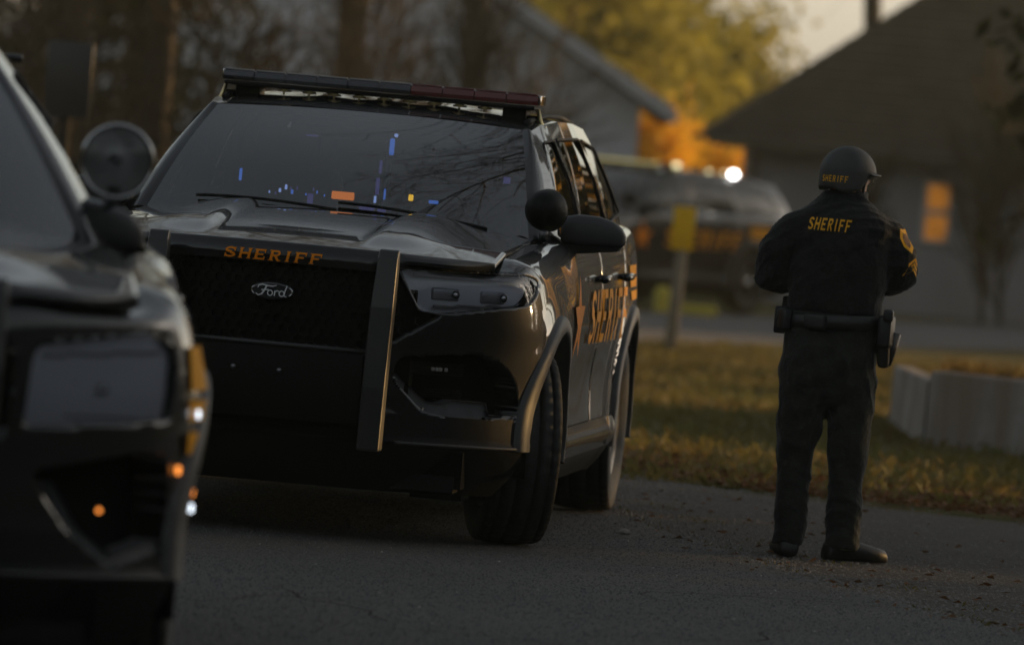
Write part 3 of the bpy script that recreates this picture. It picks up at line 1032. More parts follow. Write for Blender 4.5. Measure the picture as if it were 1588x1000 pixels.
    V, F = grid_vf(tail, np.linspace(-1, 1, 31), np.linspace(0, 1, 14))
    mesh('tail_window', V, F, 'side_glass', root, True)
    MB().box((0, 3.86, 1.622 + gz), (1.18, .22, .025), 0, .01).build('spoiler', paint, root, True)
    for sg in (1, -1):
        v, f = grid_vf(lambda u, t: B.on_side(3.62 + .33 * u, .92 + .24 * t, .004), np.linspace(0, 1, 9), np.linspace(0, 1, 7))
        if sg < 0: v, f = mirror(v, f)
        mesh('tail_light', v, f, 'lens_red', root, True)
    # underside
    m7 = MB()
    m7.box((0, 1.55, .30), (1.50, 4.6, .14)); m7.box((0, -.15, .68), (1.06, 1.36, .58)); m7.box((0, 3.45, .60), (1.1, 1.0, .5))
    m7.build('underbody', 'black_hole', root)
    # splash shields and suspension arms seen between the wheels
    m7 = MB(); m7.box((0, -.62, .245), (1.45, .30, .06)); m7.box((.62, -.30, .22), (.20, .25, .10)); m7.box((-.62, -.30, .22), (.20, .25, .10))
    m7.build('splash_shield', 'trim', root)
    # cabin
    m8 = MB()
    m8.box((0, 1.75, .80), (1.60, 2.4, .06)); m8.box((0, 2.9, 1.0), (1.5, .05, .75))
    m8.build('cabin_floor', 'black_hole', root)
    V, F = grid_vf(lambda a, b: (a * .74 * (gw if gw < 1 else 1), .50 + .17 * a * a + .45 * b, 1.165 - .02 * a * a + .035 * math.sin(math.pi * min(1, b * 1.15)) - .22 * max(0, b - .75) / .25), np.linspace(-1, 1, 31), np.linspace(0, 1, 20))
    mesh('dashboard', V, F, 'dash', root, True)
    # wipers and cowl
    V, F = grid_vf(lambda a, b: (a * .80, .455 + .205 * a * a + .05 * b, 1.200 - .035 * a * a + .008 * b), np.linspace(-1, 1, 31), (0, .5, 1))
    mesh('cowl', V, F, 'trim', root, True)
    for x0, x1 in ((.62, .02), (.02, -.58)):
        m9 = MB()
        pts = [tuple(np.array(wsc(x0 / .78 + (x1 - x0) / .78 * t, .015 + .075 * math.sin(t * 1.6) * .8)) + np.array([0, -.012, .010])) for t in np.linspace(0, 1, 14)]
        m9.tube(pts, .007, 6)
        m9.build('wiper', 'trim', root, True)
    for sg in (1, -1):
        for k, sx in enumerate((.36, )):
            st_ = empty('front_seat') if False else None
            m10 = MB()
            m10.box((sg * .38, 1.62, 1.08), (.50, .16, .62), 0, .06, Matrix.Rotation(R(-14), 4, 'X'))
            m10.box((sg * .38, 1.76, 1.45), (.27, .10, .18), 0, .04)
            m10.box((sg * .38, 1.35, .82), (.50, .52, .14), 0, .05)
            m10.build('front_seat', 'seat', root, True)
    m11 = MB()
    ringp = [(.38 + .185 * math.cos(t), .98 + .05 * math.sin(t), 1.13 + .175 * math.sin(t)) for t in np.linspace(0, 2 * math.pi, 29)]
    m11.tube(ringp, .016, 8, False); m11.tube([(.20, .98, 1.13), (.56, .98, 1.13)], .014, 6); m11.tube([(.38, .98, 1.13), (.38, .80, 1.05)], .03, 8)
    m11.build('steering_wheel', 'seat', root, True)
    # partition behind the front seats
    m12 = MB()
    m12.tube([(-.62, 1.98, .9), (-.62, 1.98, 1.5), (-.55, 1.98, 1.58), (.55, 1.98, 1.58), (.62, 1.98, 1.5), (.62, 1.98, .9)], .018, 8)
    m12.tube([(-.62, 1.98, 1.22), (.62, 1.98, 1.22)], .014, 6)
    m12.build('partition', 'seat', root, True)
    m13 = MB(); m13.tube([(.06, 1.52, .85), (.065, 1.55, 1.46)], [(.022, .018), (.020, .016)], 8); m13.box((.07, 1.545, 1.485), (.038, .03, .075), 0, .008)
    m13.build('gun_rack', 'dull_metal', root, True)
    # mirrors
    for sg in (1, -1):
        secs = [(.885, .052, .040, .0), (.90, .058, .060, .002), (.95, .060, .068, .004), (1.03, .056, .066, .004), (1.09, .046, .056, -.002), (1.125, .032, .040, -.010), (1.142, .012, .018, -.016)]
        V = []; n = 20
        for x, ry, rzz, dz in secs:
            for k in range(n):
                t = 2 * math.pi * k / n
                ct, s_ = math.cos(t), math.sin(t)
                V.append((sg * (x - (.27 if gw < 1 else 0)) , .86 + ry * math.copysign(abs(ct) ** .6, ct) + .05 * (x - .885), 1.222 + dz + rzz * math.copysign(abs(s_) ** .62, s_)))
        F = [(i * n + k, i * n + (k + 1) % n, (i + 1) * n + (k + 1) % n, (i + 1) * n + k) for i in range(len(secs) - 1) for k in range(n)]
        F += [tuple(range(n - 1, -1, -1)), tuple((len(secs) - 1) * n + k for k in range(n))]
        mm = fix_normals(mesh('side_mirror', V, F, 'mirror_shell', root, True))
        m14 = MB(); m14.prism([(.78, 1.195), (.80, 1.13), (.90, 1.128), (1.12, 1.158), (1.125, 1.172), (.90, 1.170), (.86, 1.20)], .80, .90, lambda p: (sg * (p[0] - (.27 if gw < 1 else 0)), p[1], p[2]))
        fix_normals(m14.build('mirror_arm', 'grille_black', mm))
    # spot lamp on the left pillar
    sx, sy, sz = spot
    MM = Matrix.Translation((sx, sy, sz)) @ Matrix.Rotation(R(6), 4, 'Z') @ Matrix.Rotation(R(90), 4, 'X')     # +Z of the lathe looks forwards
    if spot_aim == 'back':
        MM = Matrix.Translation((sx, sy, sz)) @ Matrix.Rotation(R(-16), 4, 'Z') @ Matrix.Rotation(R(-90), 4, 'X')
    if spot_aim == 'front':
        MM = MM @ Matrix.Scale(1.18, 4)
    shell = [(.0, -.095), (.02, -.094), (.045, -.083), (.066, -.060), (.078, -.030), (.083, .0), (.085, .010), (.085, .022), (.080, .026), (.077, .022)]
    sp = MB().lathe(shell, 40, MM).build('spot_lamp', 'grille_black' if spot_aim == 'back' else 'trim', root, True)
    MB().lathe([(.077, .020), (.06, .026), (.03, .031), (.0, .032)], 40, MM).build('lamp_glass', 'lamp_lens', sp, True)
    MB().lathe([(.076, .018), (.06, -.010), (.03, -.035), (.006, -.042), (.0, -.042)], 40, MM).build('reflector', 'reflector_metal', sp, True)
    MB().tube([tuple(MM @ Vector((.082 * math.cos(t), .082 * math.sin(t), .024))) for t in np.linspace(0, 2 * math.pi, 41)], .0045, 8, False).build('lamp_rim', 'chrome' if spot_aim == 'front' else 'trim', sp, True)
    MB().lathe([(.0, .012), (.014, .008), (.018, -.01), (.018, -.04)], 20, MM).build('bulb_cap', 'chrome', sp, True)
    m15 = MB(); m15.tube([(sx, sy, sz - .085), (sx, sy + .01, sz - .115), (sx - .02, sy + .05, sz - .125), (sx - .06, sy + .16, sz - .12)], .014, 10)
    m15.tube([(sx, sy, sz - .07), (sx, sy, sz - .12)], .019, 10)
    m15.build('lamp_bracket', 'dull_metal', sp, True)
    if st.get('bar', True):
        # light bar
        lb = empty('light_bar'); lb.parent = root
        ly, lz = 1.72, 1.722 + gz
        m16 = MB(); m16.box((0, ly, lz - .016), (1.30, .26, .018), 0, .006); m16.build('tray', 'trim', lb, True)
        n = 10
        for k in range(n):
            x0 = -.66 + 1.32 * k / n
            sec = [(-.145, -.004), (-.150, .012), (-.138, .034), (-.110, .042), (.110, .042), (.138, .034), (.150, .012), (.145, -.004)]
            bulge = lambda x: 1 - .10 * (abs(x) / .66) ** 4
            v = []
            for x in (x0 + .002, x0 + 1.32 / n - .002):
                v += [(x, ly + a * bulge(x) + .03 * (x / .66) ** 2, lz + b) for a, b in sec]
            m = len(sec)
            f = [tuple(range(m)), tuple(range(2 * m - 1, m - 1, -1))] + [(q, q + m, (q + 1) % m + m, (q + 1) % m) for q in range(m)]
            o = fix_normals(mesh('lens', v, f, 'lens_red' if k >= 6 else 'lens_dark', lb, False))
            tr = MB()
            tr.tube([(x0 + .004, ly - .128 * bulge(x0) + .03 * (x0 / .66) ** 2, lz + .0405), (x0 + .128, ly - .128 * bulge(x0 + .13) + .03 * ((x0 + .13) / .66) ** 2, lz + .0405)], .0035, 6)
            tr.build('lens_rib', 'lens_red' if k >= 6 else 'lens_edge', o, True)
        for sg in (1, -1):
            m17 = MB(); m17.box((sg * .56, ly + .02, lz - .048), (.10, .16, .055), 0, .01); m17.box((sg * .635, ly + .02, lz - .06), (.05, .10, .03), 0, .008)
            m17.build('foot', 'trim', lb, True)
            m18 = MB(); m18.box((sg * .664, ly + .02, lz + .018), (.008, .20, .040), 0, .003); m18.build('end_cap', 'chrome', lb, True)
            m18 = MB(); m18.tube([(sg * .655, ly - .03, lz - .02), (sg * .672, ly - .03, lz - .075), (sg * .69, ly - .03, lz - .095)], .008, 8); m18.build('strap', 'brass', lb, True)
        for k in range(9):
            x = -.40 + .105 * k
            m19 = MB(); m19.tube([(x - .028, ly - .10, lz - .034), (x, ly - .105, lz - .030), (x + .030, ly - .10, lz - .034)], [.003, .0085, .003], 8)
            m19.tube([(x, ly - .105, lz - .05), (x, ly - .105, lz - .026)], .005, 6)
            m19.build('clip', 'brass', lb, True)
    # antenna
    MB().tube([(.0, 2.9, 1.70 + gz), (.0, 2.93, 1.76 + gz), (0, 3.02, 1.765 + gz), (0, 3.06, 1.70 + gz)], [(.03, .02), (.02, .02), (.014, .014), (.01, .01)], 8).build('antenna', 'trim', root, True)
    # wheels
    for sg in (1, -1):
        make_wheel('wheel', root, (sg * .852, 0, TYRE_R), steer, sg)
        make_wheel('wheel', root, (sg * .852, 3.02, TYRE_R), 0, sg)
    # side markings
    q, tot = word('SHERIFF', 1.05, .18, False, .30)
    for sg in (1, -1):
        def sfn(u, w, l):
            y = 1.98 + sg * u / tot * 1.52
            p = B.on_side(min(max(y, .62), 3.5), .875 + w * .22, .009 + l)
            return (sg * p[0], p[1], p[2])
        lettering('side_letter', 'SHERIFF', 1.05, .18, False, .30, sfn, 'side_gold', root, 2)
        star = []
        for k in range(5):
            a0 = R(90 + 72 * k); a1 = R(90 + 72 * k + 36); a2 = R(90 + 72 * k - 36)
            pts = [(0, 0), (.075 * math.cos(a2), .075 * math.sin(a2)), (.185 * math.cos(a0), .185 * math.sin(a0)), (.075 * math.cos(a1), .075 * math.sin(a1))]
            star.append(pts)
        def stf(u, w, l):
            p = B.on_side(.76 + u * 1.0, .87 + w * 1.0, .009 + l)
            return (sg * p[0], p[1], p[2])
        decal('star_emblem', dense(star, 3), stf, 'orange_decal', root)
        bars = []
        for k in range(3):
            z0 = .925 + .055 * k
            bars.append([(2.92, z0), (3.42 - .03 * k, z0), (3.45 - .03 * k, z0 + .040), (2.93, z0 + .040)])
        def bfn(u, w, l):
            p = B.on_side(u, w, .0045 + l)
            return (sg * p[0], p[1], p[2])
        def split(qd, n=5):
            o = []
            for i in range(n):
                lerp = lambda a, b, t: (a[0] + (b[0] - a[0]) * t, a[1] + (b[1] - a[1]) * t)
                o.append([lerp(qd[0], qd[1], i / n), lerp(qd[0], qd[1], (i + 1) / n), lerp(qd[3], qd[2], (i + 1) / n), lerp(qd[3], qd[2], i / n)])
            return o
        decal('side_stripes', [s2 for b in bars for s2 in split(b)], bfn, 'gold_decal', root)
    root['belt'] = 1
    del root['belt']
    return root, B

# the vehicle in focus
main_suv, BELT_A = build_suv(STYLE_A, steer=R(17))
main_suv.location = (-.805, 26.45, .010)
main_suv.rotation_euler.z = R(-6.3)
tag(main_suv, 'black sheriff SUV in the middle with orange hood lettering, push bar and roof light bar', 'police car', 'sheriff SUVs')
# lit things inside its cabin
def glow(parent, name, c, d, m, rz=0.0):
    return MB().box(c, d, rz, min(d) * .44).build(name, m, parent, True)
far_suv = copy_tree(main_suv)
far_suv.location = (.235, 82.0, -.262)
far_suv.rotation_euler.z = R(-39)
tag(far_suv, 'distant blurred black SUV with an orange star on its door, parked on the far street', 'police car', 'sheriff SUVs')
for a in (('dash_placard', (-.005, .80, 1.285), (.092, .010, .032), 'orange_lit'), ('amber_indicator', (.255, .92, 1.30), (.020, .012, .026), 'amber_lit'),
          ('visor_light', (.085, 1.50, 1.497), (.020, .02, .070), 'blue_lit'), ('visor_light', (.10, 1.49, 1.545), (.016, .016, .014), 'pale_blue_lit'),
          ('radio_light', (-.262, .80, 1.285), (.010, .008, .016), 'pale_blue_lit'), ('radio_light', (-.238, .80, 1.300), (.010, .008, .020), 'pale_blue_lit'), ('radio_light', (-.212, .80, 1.283), (.010, .008, .018), 'blue_lit'),
          ('laptop_light', (.075, .95, 1.245), (.06, .01, .022), 'violet_lit'), ('laptop_light', (.135, .95, 1.242), (.03, .01, .020), 'violet_lit'),
          ('rack_glow', (.052, 1.45, 1.41), (.012, .012, .055), 'violet_lit'), ('rack_glow', (.046, 1.45, 1.33), (.016, .012, .070), 'violet_lit'), ('rack_glow', (.078, 1.45, 1.30), (.008, .012, .045), 'blue_lit'), ('rack_glow', (.040, 1.45, 1.275), (.010, .012, .030), 'pale_blue_lit'), ('rear_glow', (.345, .95, 1.290), (.040, .012, .014), 'blue_lit'),
          ('rear_glow', (.47, 2.4, 1.36), (.03, .01, .10), 'violet_lit'), ('dash_sheet', (-.135, .79, 1.262), (.024, .006, .040), 'violet_lit'), ('visor_card', (-.20, 1.15, 1.515), (.05, .01, .006), 'violet_lit')):
    glow(main_suv, *a)
rg = random.Random(4)
for k in range(9):
    glow(main_suv, 'radio_light', (-.30 + .028 * k + rg.uniform(-.008, .008), .80, 1.272 + rg.uniform(0, .03)), (.006, .006, rg.uniform(.006, .016)), rg.choice(['pale_blue_lit', 'violet_lit', 'blue_lit']))
for k in range(7):
    glow(main_suv, 'laptop_light', (.04 + .022 * k, .95, 1.240 + rg.uniform(-.004, .012)), (.008, .006, rg.uniform(.006, .014)), rg.choice(['pale_blue_lit', 'violet_lit', 'violet_lit']))
MB().box((0, 1.20, 1.49), (.22, .03, .055), 0, .014).build('rear_view_mirror', 'seat', main_suv, True)
glow(main_suv, 'console_light', (-.43, .82, 1.335), (.012, .008, .05), 'blue_lit', .0).rotation_euler = (0, 0, 0)
glow(far_suv, 'dash_light', (.62, 1.1, 1.25), (.05, .05, .05), 'green_lit')
glow(far_suv, 'beacon', (.70, 2.85, 1.70), (.10, .06, .07), 'white_lit')
glow(far_suv, 'roof_marker', (.69, 2.36, 1.71), (.05, .04, .04), 'warm_lit')
glow(far_suv, 'roof_marker', (.69, 2.66, 1.71), (.04, .04, .03), 'warm_lit')
glow(far_suv, 'bar_glow', (.67, 1.72, 1.75), (.06, .10, .06), 'warm_lit')
for k in range(6):  # emissive strips stand in for light reflected along the bar
    glow(far_suv, 'bar_glow', (-.56 + .2 * k, 1.56, 1.755), (.18, .02, .03), 'bar_sheen')

# the vehicle at the left edge
near_suv, BELT_B = build_suv(STYLE_B, steer=R(-4), spot_aim='front', paint='paint_dusty', spot=(.768, .65, 1.412), pushbar_x=.41)
near_suv.location = (-1.79, 17.40, .010)
near_suv.rotation_euler.z = R(6.0)
tag(near_suv, 'out-of-focus dark SUV cut off by the left edge, spot lamp facing the viewer', 'police car', 'sheriff SUVs')
blk = []
for z0, z1, y0, y1 in ((.86, .97, -.46, -.10), (.785, .835, -.47, -.06), (.70, .755, -.46, -.04)):
    for k in range(6):
        a, b = y0 + (y1 - y0) * k / 6, y0 + (y1 - y0) * (k + 1) / 6
        blk.append([(a, z0), (b, z0), (b, z1), (a, z1)])
def nfn(u, w, l):
    return BELT_B.on_side(u, w, .012 + l)
decal('fender_stripes', blk, nfn, 'gold_decal', near_suv)
for (y, z, m) in ((-.50, .66, 'amber_glint'), (-.36, .56, 'white_glint'), (-.37, .60, 'amber_glint'), (-.40, .80, 'white_glint')):  # glowing spots stand in for reflections of unseen lights
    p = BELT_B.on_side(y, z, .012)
    glow(near_suv, 'marker_and_glint', p, (.012, .018, .022), m)
for (x, z, m) in ((.66, .555, 'amber_glint'), (.76, .555, 'amber_glint')):  # two more such glints as emission, in the fog pocket
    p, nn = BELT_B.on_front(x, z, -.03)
    glow(near_suv, 'marker_and_glint', p, (.012, .012, .012), m)
# ------------------------------------------------------------------ ground, roads, verge
def gz_(y):
    return 0.0 if y < 33 else -.0055 * (min(y, 140.0) - 33)

mat('soil_grass', (0.095, 0.088, 0.034), 0.95, spec=0.1, noise=(1.3, (0.14, 0.092, 0.040), 0.14), noise2=(9.0, (0.075, 0.078, 0.028), 0.18), bump=(14, 0.8, 0.06))
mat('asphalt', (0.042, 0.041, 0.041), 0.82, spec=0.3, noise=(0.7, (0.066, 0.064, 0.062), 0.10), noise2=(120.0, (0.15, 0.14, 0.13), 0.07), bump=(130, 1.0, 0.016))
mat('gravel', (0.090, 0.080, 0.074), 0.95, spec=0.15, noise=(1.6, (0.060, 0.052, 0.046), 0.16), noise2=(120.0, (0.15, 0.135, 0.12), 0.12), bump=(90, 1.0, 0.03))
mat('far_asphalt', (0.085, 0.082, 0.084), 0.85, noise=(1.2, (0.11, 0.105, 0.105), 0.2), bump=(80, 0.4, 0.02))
mat('crack_dirt', (0.015, 0.013, 0.012), 0.98, spec=0.1, noise=(5, (0.03, 0.026, 0.022), 0.2), bump=(60, 1, 0.02))
mat('concrete', (0.32, 0.30, 0.29), 0.9, noise=(5, (0.20, 0.19, 0.18), 0.18), noise2=(6.0, (0.17, 0.13, 0.10), 0.12), bump=(60, 0.6, 0.012), stretch=(1, 1, .12))
mat('leaf_brown', (0.16, 0.075, 0.028), 0.8, noise=(6, (0.10, 0.055, 0.022), 0.2), trans=.25)
mat('leaf_rust', (0.20, 0.07, 0.02), 0.8, noise=(6, (0.14, 0.06, 0.02), 0.2), trans=.25)
mat('grass_blade', (0.125, 0.122, 0.034), 0.7, spec=0.2, noise=(.9, (0.15, 0.105, 0.036), 0.15), trans=.35)
mat('stone', (0.21, 0.195, 0.18), 0.9, noise=(30, (0.14, 0.13, 0.12), 0.2))
mat('pale_stone', (0.42, 0.40, 0.36), 0.9, noise=(30, (0.3, 0.28, 0.25), 0.2))

ys = [-80, -20, 0, 10, 20, 28, 33, 40, 50, 60, 70, 80, 90, 100, 120, 140, 200, 400, 1500]
xs = [-1500, -200, -60, -20, -8, -3, 0, 3, 8, 20, 60, 200, 1500]
V = [(x, y, gz_(y) - .006) for y in ys for x in xs]
n = len(xs)
F = [(j * n + i, j * n + i + 1, (j + 1) * n + i + 1, (j + 1) * n + i) for j in range(len(ys) - 1) for i in range(n - 1)]
tag(mesh('ground', V, F, 'soil_grass', None, False), kind='structure')

def strip(name, left, right, ys, lift, m, kind='structure'):
    """a sheet between two edge functions of y"""
    V = []; F = []
    for y in ys:
        a, b = left(y), right(y)
        for k in range(9):
            V.append((a + (b - a) * k / 8, y, gz_(y) + lift))
    for j in range(len(ys) - 1):
        for k in range(8):
            F.append((j * 9 + k, j * 9 + k + 1, (j + 1) * 9 + k + 1, (j + 1) * 9 + k))
    return tag(mesh(name, V, F, m, None, False), kind=kind)

rr = np.random.RandomState(3)
NZ = np.cumsum(rr.randn(1200)) * .012
NZ -= np.linspace(NZ[0], NZ[-1], 1200)
def wob(y, ph=0.0, amp=1.0):
    return amp * (float(np.interp((y * 12 + ph) % 1199, np.arange(1200), NZ)) + .03 * math.sin(y * 1.7 + ph) + .015 * math.sin(y * 5.3 + ph * 2))
def edge_x(y):
    """right edge of the asphalt"""
    return float(np.interp(y, [-60, 10, 18, 23.6, 24.6, 26.06, 27.9, 29.2, 31, 34, 60], [4.2, 3.6, 2.8, 1.79, 1.51, 1.09, .76, .51, .22, -.05, -1.2])) + .5 * wob(y)
yy = np.concatenate([np.linspace(-60, 12, 20), np.linspace(13, 36, 260), np.linspace(37, 58, 30)])
strip('road', lambda y: -9.0 + .3 * wob(y, 50), edge_x, yy, .008, 'asphalt')
def gravel_far(x):
    return 32.4 + .12 * math.sin(x * 3) - .2 * x
# gravel shoulder between the asphalt edge and the verge
V = []; F = []
gx = np.linspace(-.6, 7.0, 120)
for i, x in enumerate(gx):
    y1 = float(np.interp(x, [-.6, .62, 1.25, 1.74, 2.47, 7], [33.6, 33.2, 32.25, 32.0, 31.7, 30.2])) + .18 * wob(x * 6, 20)
    for k in range(14):
        y = 12 + (y1 - 12) * k / 13
        V.append((x + .0, y, gz_(y) + .003))
for i in range(len(gx) - 1):
    for k in range(13):
        F.append((i * 14 + k, (i + 1) * 14 + k, (i + 1) * 14 + k + 1, i * 14 + k + 1))
tag(mesh('gravel_shoulder', V, F, 'gravel', None, False), kind='structure')
# far street: runs off diagonally to the right
dx, dy = .335, .942
def band(name, p0, p1, t0, t1, lift, m, n=50):
    V = []; F = []
    for i in range(n + 1):
        t = t0 + (t1 - t0) * i / n
        for k in range(7):
            x = p0[0] + (p1[0] - p0[0]) * k / 6 + dx * t; y = p0[1] + (p1[1] - p0[1]) * k / 6 + dy * t
            V.append((x, y, gz_(y) + lift))
    for i in range(n):
        for k in range(6):
            F.append((i * 7 + k, i * 7 + k + 1, (i + 1) * 7 + k + 1, (i + 1) * 7 + k))
    return tag(mesh(name, V, F, m, None, False), kind='structure')
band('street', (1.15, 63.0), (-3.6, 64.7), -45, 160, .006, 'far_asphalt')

# ------------------------------------------------------------------ loose cover: grass, leaves, stones
def blades(n, seed, area, hmin, hmax, w=.010):
    r = np.random.RandomState(seed)
    V = []; F = []
    for i in range(n):
        x, y = area(r)
        h = hmin + (hmax - hmin) * r.rand() ** 2
        a = r.rand() * 6.28; l = (.3 + .9 * r.rand()) * h; ca, sa = math.cos(a), math.sin(a)
        b = r.rand() * 6.28
        z = gz_(y) - .008
        wx, wy = w * math.cos(b), w * math.sin(b)
        k = len(V)
        V += [(x - wx, y - wy, z), (x + wx, y + wy, z), (x + ca * l * .4 + wx * .6, y + sa * l * .4 + wy * .6, z + h * .7), (x + ca * l, y + sa * l, z + h)]
        F += [(k, k + 1, k + 2), (k, k + 2, k + 3)]
    return V, F
def verge(r):
    y = 32.6 + 33 * r.rand() ** 1.15
    x = -1.0 + (5.5 + .10 * (y - 32)) * r.rand()
    return x, y
V, F = blades(42000, 5, verge, .02, .085, .009)
def on_street(p):
    # left of the near kerb line of the far street
    t = (p[1] - 63.0) / dy
    return p[0] < 1.15 + dx * t
F = [f for f in F if not on_street(V[f[0]])]
used = sorted({i for f in F for i in f}); remap = {a: b for b, a in enumerate(used)}
tag(mesh('verge_grass', [V[i] for i in used], [tuple(remap[i] for i in f) for f in F], 'grass_blade', None, False), 'short worn grass of the verge between the gravel and the far street', 'grass', kind='stuff')
def scraps(n, seed, area, s0, s1, m, name, label, cat):
    r = np.random.RandomState(seed); V = []; F = []
    for i in range(n):
        x, y = area(r); s = s0 + (s1 - s0) * r.rand()
        a = r.rand() * 6.28; z = gz_(y) + .012 + .014 * r.rand()
        c, d = math.cos(a) * s, math.sin(a) * s
        k = len(V); t1, t2 = (r.rand() - .3) * s, (r.rand() - .3) * s
        V += [(x - c, y - d, z), (x + d * .5, y - c * .5, z + t1), (x + c, y + d, z + t2 * .6), (x - d * .5, y + c * .5, z + t2)]
        F.append((k, k + 1, k + 2, k + 3))
    tag(mesh(name, V, F, m, None, False), label, cat, kind='stuff')
def leafband(r):
    x = -.4 + 5.2 * r.rand()
    y1 = float(np.interp(x, [-.6, .62, 1.25, 1.74, 2.47, 7], [33.6, 33.2, 32.25, 32.0, 31.7, 30.2]))
    return x, y1 + .15 + abs(r.randn()) * 1.5
scraps(5200, 11, leafband, .014, .034, 'leaf_brown', 'fallen_leaves', 'brown fallen leaves along the edge of the verge', 'leaves')
def gravel_leaf(r):
    y = 22 + 10 * r.rand()
    return edge_x(y) - .25 + abs(r.randn()) * 1.0, y
scraps(420, 13, gravel_leaf, .010, .024, 'leaf_brown', 'scattered_leaves', 'few brown leaves scattered over the gravel', 'leaves')
scraps(1500, 12, leafband, .014, .030, 'leaf_rust', 'fallen_leaves', 'rust red fallen leaves along the edge of the verge', 'leaves')
def stones(n, seed, area, s0, s1, m, name, label):
    r = np.random.RandomState(seed); V = []; F = []
    for i in range(n):
        x, y = area(r); s = s0 + (s1 - s0) * r.rand() ** 2.5
        k = len(V); z = gz_(y) + .006
        V += [(x + s * (math.cos(t + r.rand() * .5)), y + s * math.sin(t) * .9, z) for t in (0, 1.57, 3.14, 4.71)] + [(x + (r.rand() - .5) * s, y + (r.rand() - .5) * s, z + s * (.5 + .5 * r.rand()))]
        F += [(k, k + 1, k + 4), (k + 1, k + 2, k + 4), (k + 2, k + 3, k + 4), (k + 3, k, k + 4)]
    tag(mesh(name, V, F, m, None, False), label, 'gravel', kind='stuff')
def gravel_area(r):
    y = 18 + 14.5 * r.rand() ** .7
    return edge_x(y) + .05 + abs(r.randn()) * .9, y
stones(14000, 21, gravel_area, .003, .010, 'stone', 'loose_gravel', 'loose grey gravel beside the broken asphalt edge')
def seam_area(r):
    y = 17 + 15 * r.rand()
    return edge_x(y) + .02 + r.randn() * .07, y
stones(3600, 22, seam_area, .003, .013, 'stone', 'edge_gravel', 'crumbled stones along the edge of the asphalt')
def road_area(r):
    y = 19 + 11 * r.rand()
    return edge_x(y) - .2 - 2.2 * r.rand() ** 1.5, y
def grain(n, seed, s0, s1, m, name, label, y0=17.5, y1=31.5):
    """aggregate standing proud of the road surface"""
    r = np.random.RandomState(seed)
    y = y0 + (y1 - y0) * r.rand(n); ex = np.array([edge_x(q) for q in np.linspace(y0, y1, 300)])
    e = np.interp(y, np.linspace(y0, y1, 300), ex)
    x = e - .01 - 3.6 * r.rand(n) ** .9
    s = s0 + (s1 - s0) * r.rand(n) ** 2
    a = r.rand(n) * 6.28
    V = np.zeros((n, 4, 3))
    for k in range(3):
        V[:, k, 0] = x + s * np.cos(a + 2.094 * k); V[:, k, 1] = y + s * np.sin(a + 2.094 * k); V[:, k, 2] = .0075
    V[:, 3, 0] = x; V[:, 3, 1] = y; V[:, 3, 2] = .0085 + s * .52
    i = np.arange(n)[:, None] * 4
    F = np.concatenate([i + np.array([[0, 1, 3]]), i + np.array([[1, 2, 3]]), i + np.array([[2, 0, 3]])])
    tag(mesh(name, V.reshape(-1, 3), F, m, None, False), label, 'asphalt', kind='stuff')
mat('aggregate', (0.11, 0.108, 0.106), .85, noise=(40, (0.065, 0.064, 0.063), .2))
mat('pale_aggregate', (0.20, 0.19, 0.18), .85, noise=(40, (0.13, 0.125, 0.12), .2))
grain(80000, 24, .003, .0080, 'aggregate', 'road_aggregate', 'dark coarse aggregate in the surface of the asphalt road')
grain(18000, 25, .0025, .0065, 'pale_aggregate', 'pale_road_aggregate', 'pale chips in the surface of the asphalt road')
stones(420, 23, road_area, .003, .009, 'pale_stone', 'road_grit', 'pale grit scattered over the asphalt')
m20 = MB()
r0 = np.random.RandomState(9)
vv = []
b = bmesh.new(); bmesh.ops.create_icosphere(b, subdivisions=2, radius=.017)
for q in b.verts:
    q.co = Vector((q.co.x * 1.5, q.co.y, q.co.z * .8)) * (1 + .3 * (r0.rand() - .5))
me = bpy.data.meshes.new('pebble'); b.to_mesh(me); b.free(); me.materials.append(MATS['pale_stone'])
pb_ = bpy.data.objects.new('pebble', me); COL.objects.link(pb_); pb_.location = (.535, 27.75, .018)
tag(pb_, 'single pale pebble lying on the asphalt behind the front wheel', 'stone')

def seam_weeds(r):
    y = 20 + 13 * r.rand()
    c = math.floor(y * 2.3)
    return edge_x(y) + .03 + .06 * r.randn() + (.0 if (c * 7) % 5 < 3 else .35), y
V, F = blades(2600, 35, seam_weeds, .006, .030, .004)
tag(mesh('seam_weeds', V, F, 'grass_blade', None, False), 'sparse low weeds along the crumbling asphalt edge', 'weeds', kind='stuff')
V = []; F = []
rk = np.random.RandomState(61)
for c in range(7):   # open cracks in the old asphalt
    x, y = rk.uniform(-1.2, 1.0), rk.uniform(19, 27); a = rk.uniform(-.6, .6) + (1.57 if c % 2 else .1)
    k0 = len(V); n_ = 26
    for i in range(n_):
        w = .005 * (1 - abs(i / n_ * 2 - 1)) + .0015
        V += [(x - w * math.sin(a), y + w * math.cos(a), .0092), (x + w * math.sin(a), y - w * math.cos(a), .0092)]
        a += rk.randn() * .22; x += .06 * math.cos(a); y += .06 * math.sin(a)
    F += [(k0 + 2 * i, k0 + 2 * i + 1, k0 + 2 * i + 3, k0 + 2 * i + 2) for i in range(n_ - 1)]
tag(mesh('asphalt_cracks', V, F, 'crack_dirt', None, False), 'fine dark cracks running through the asphalt', 'cracks', kind='stuff')

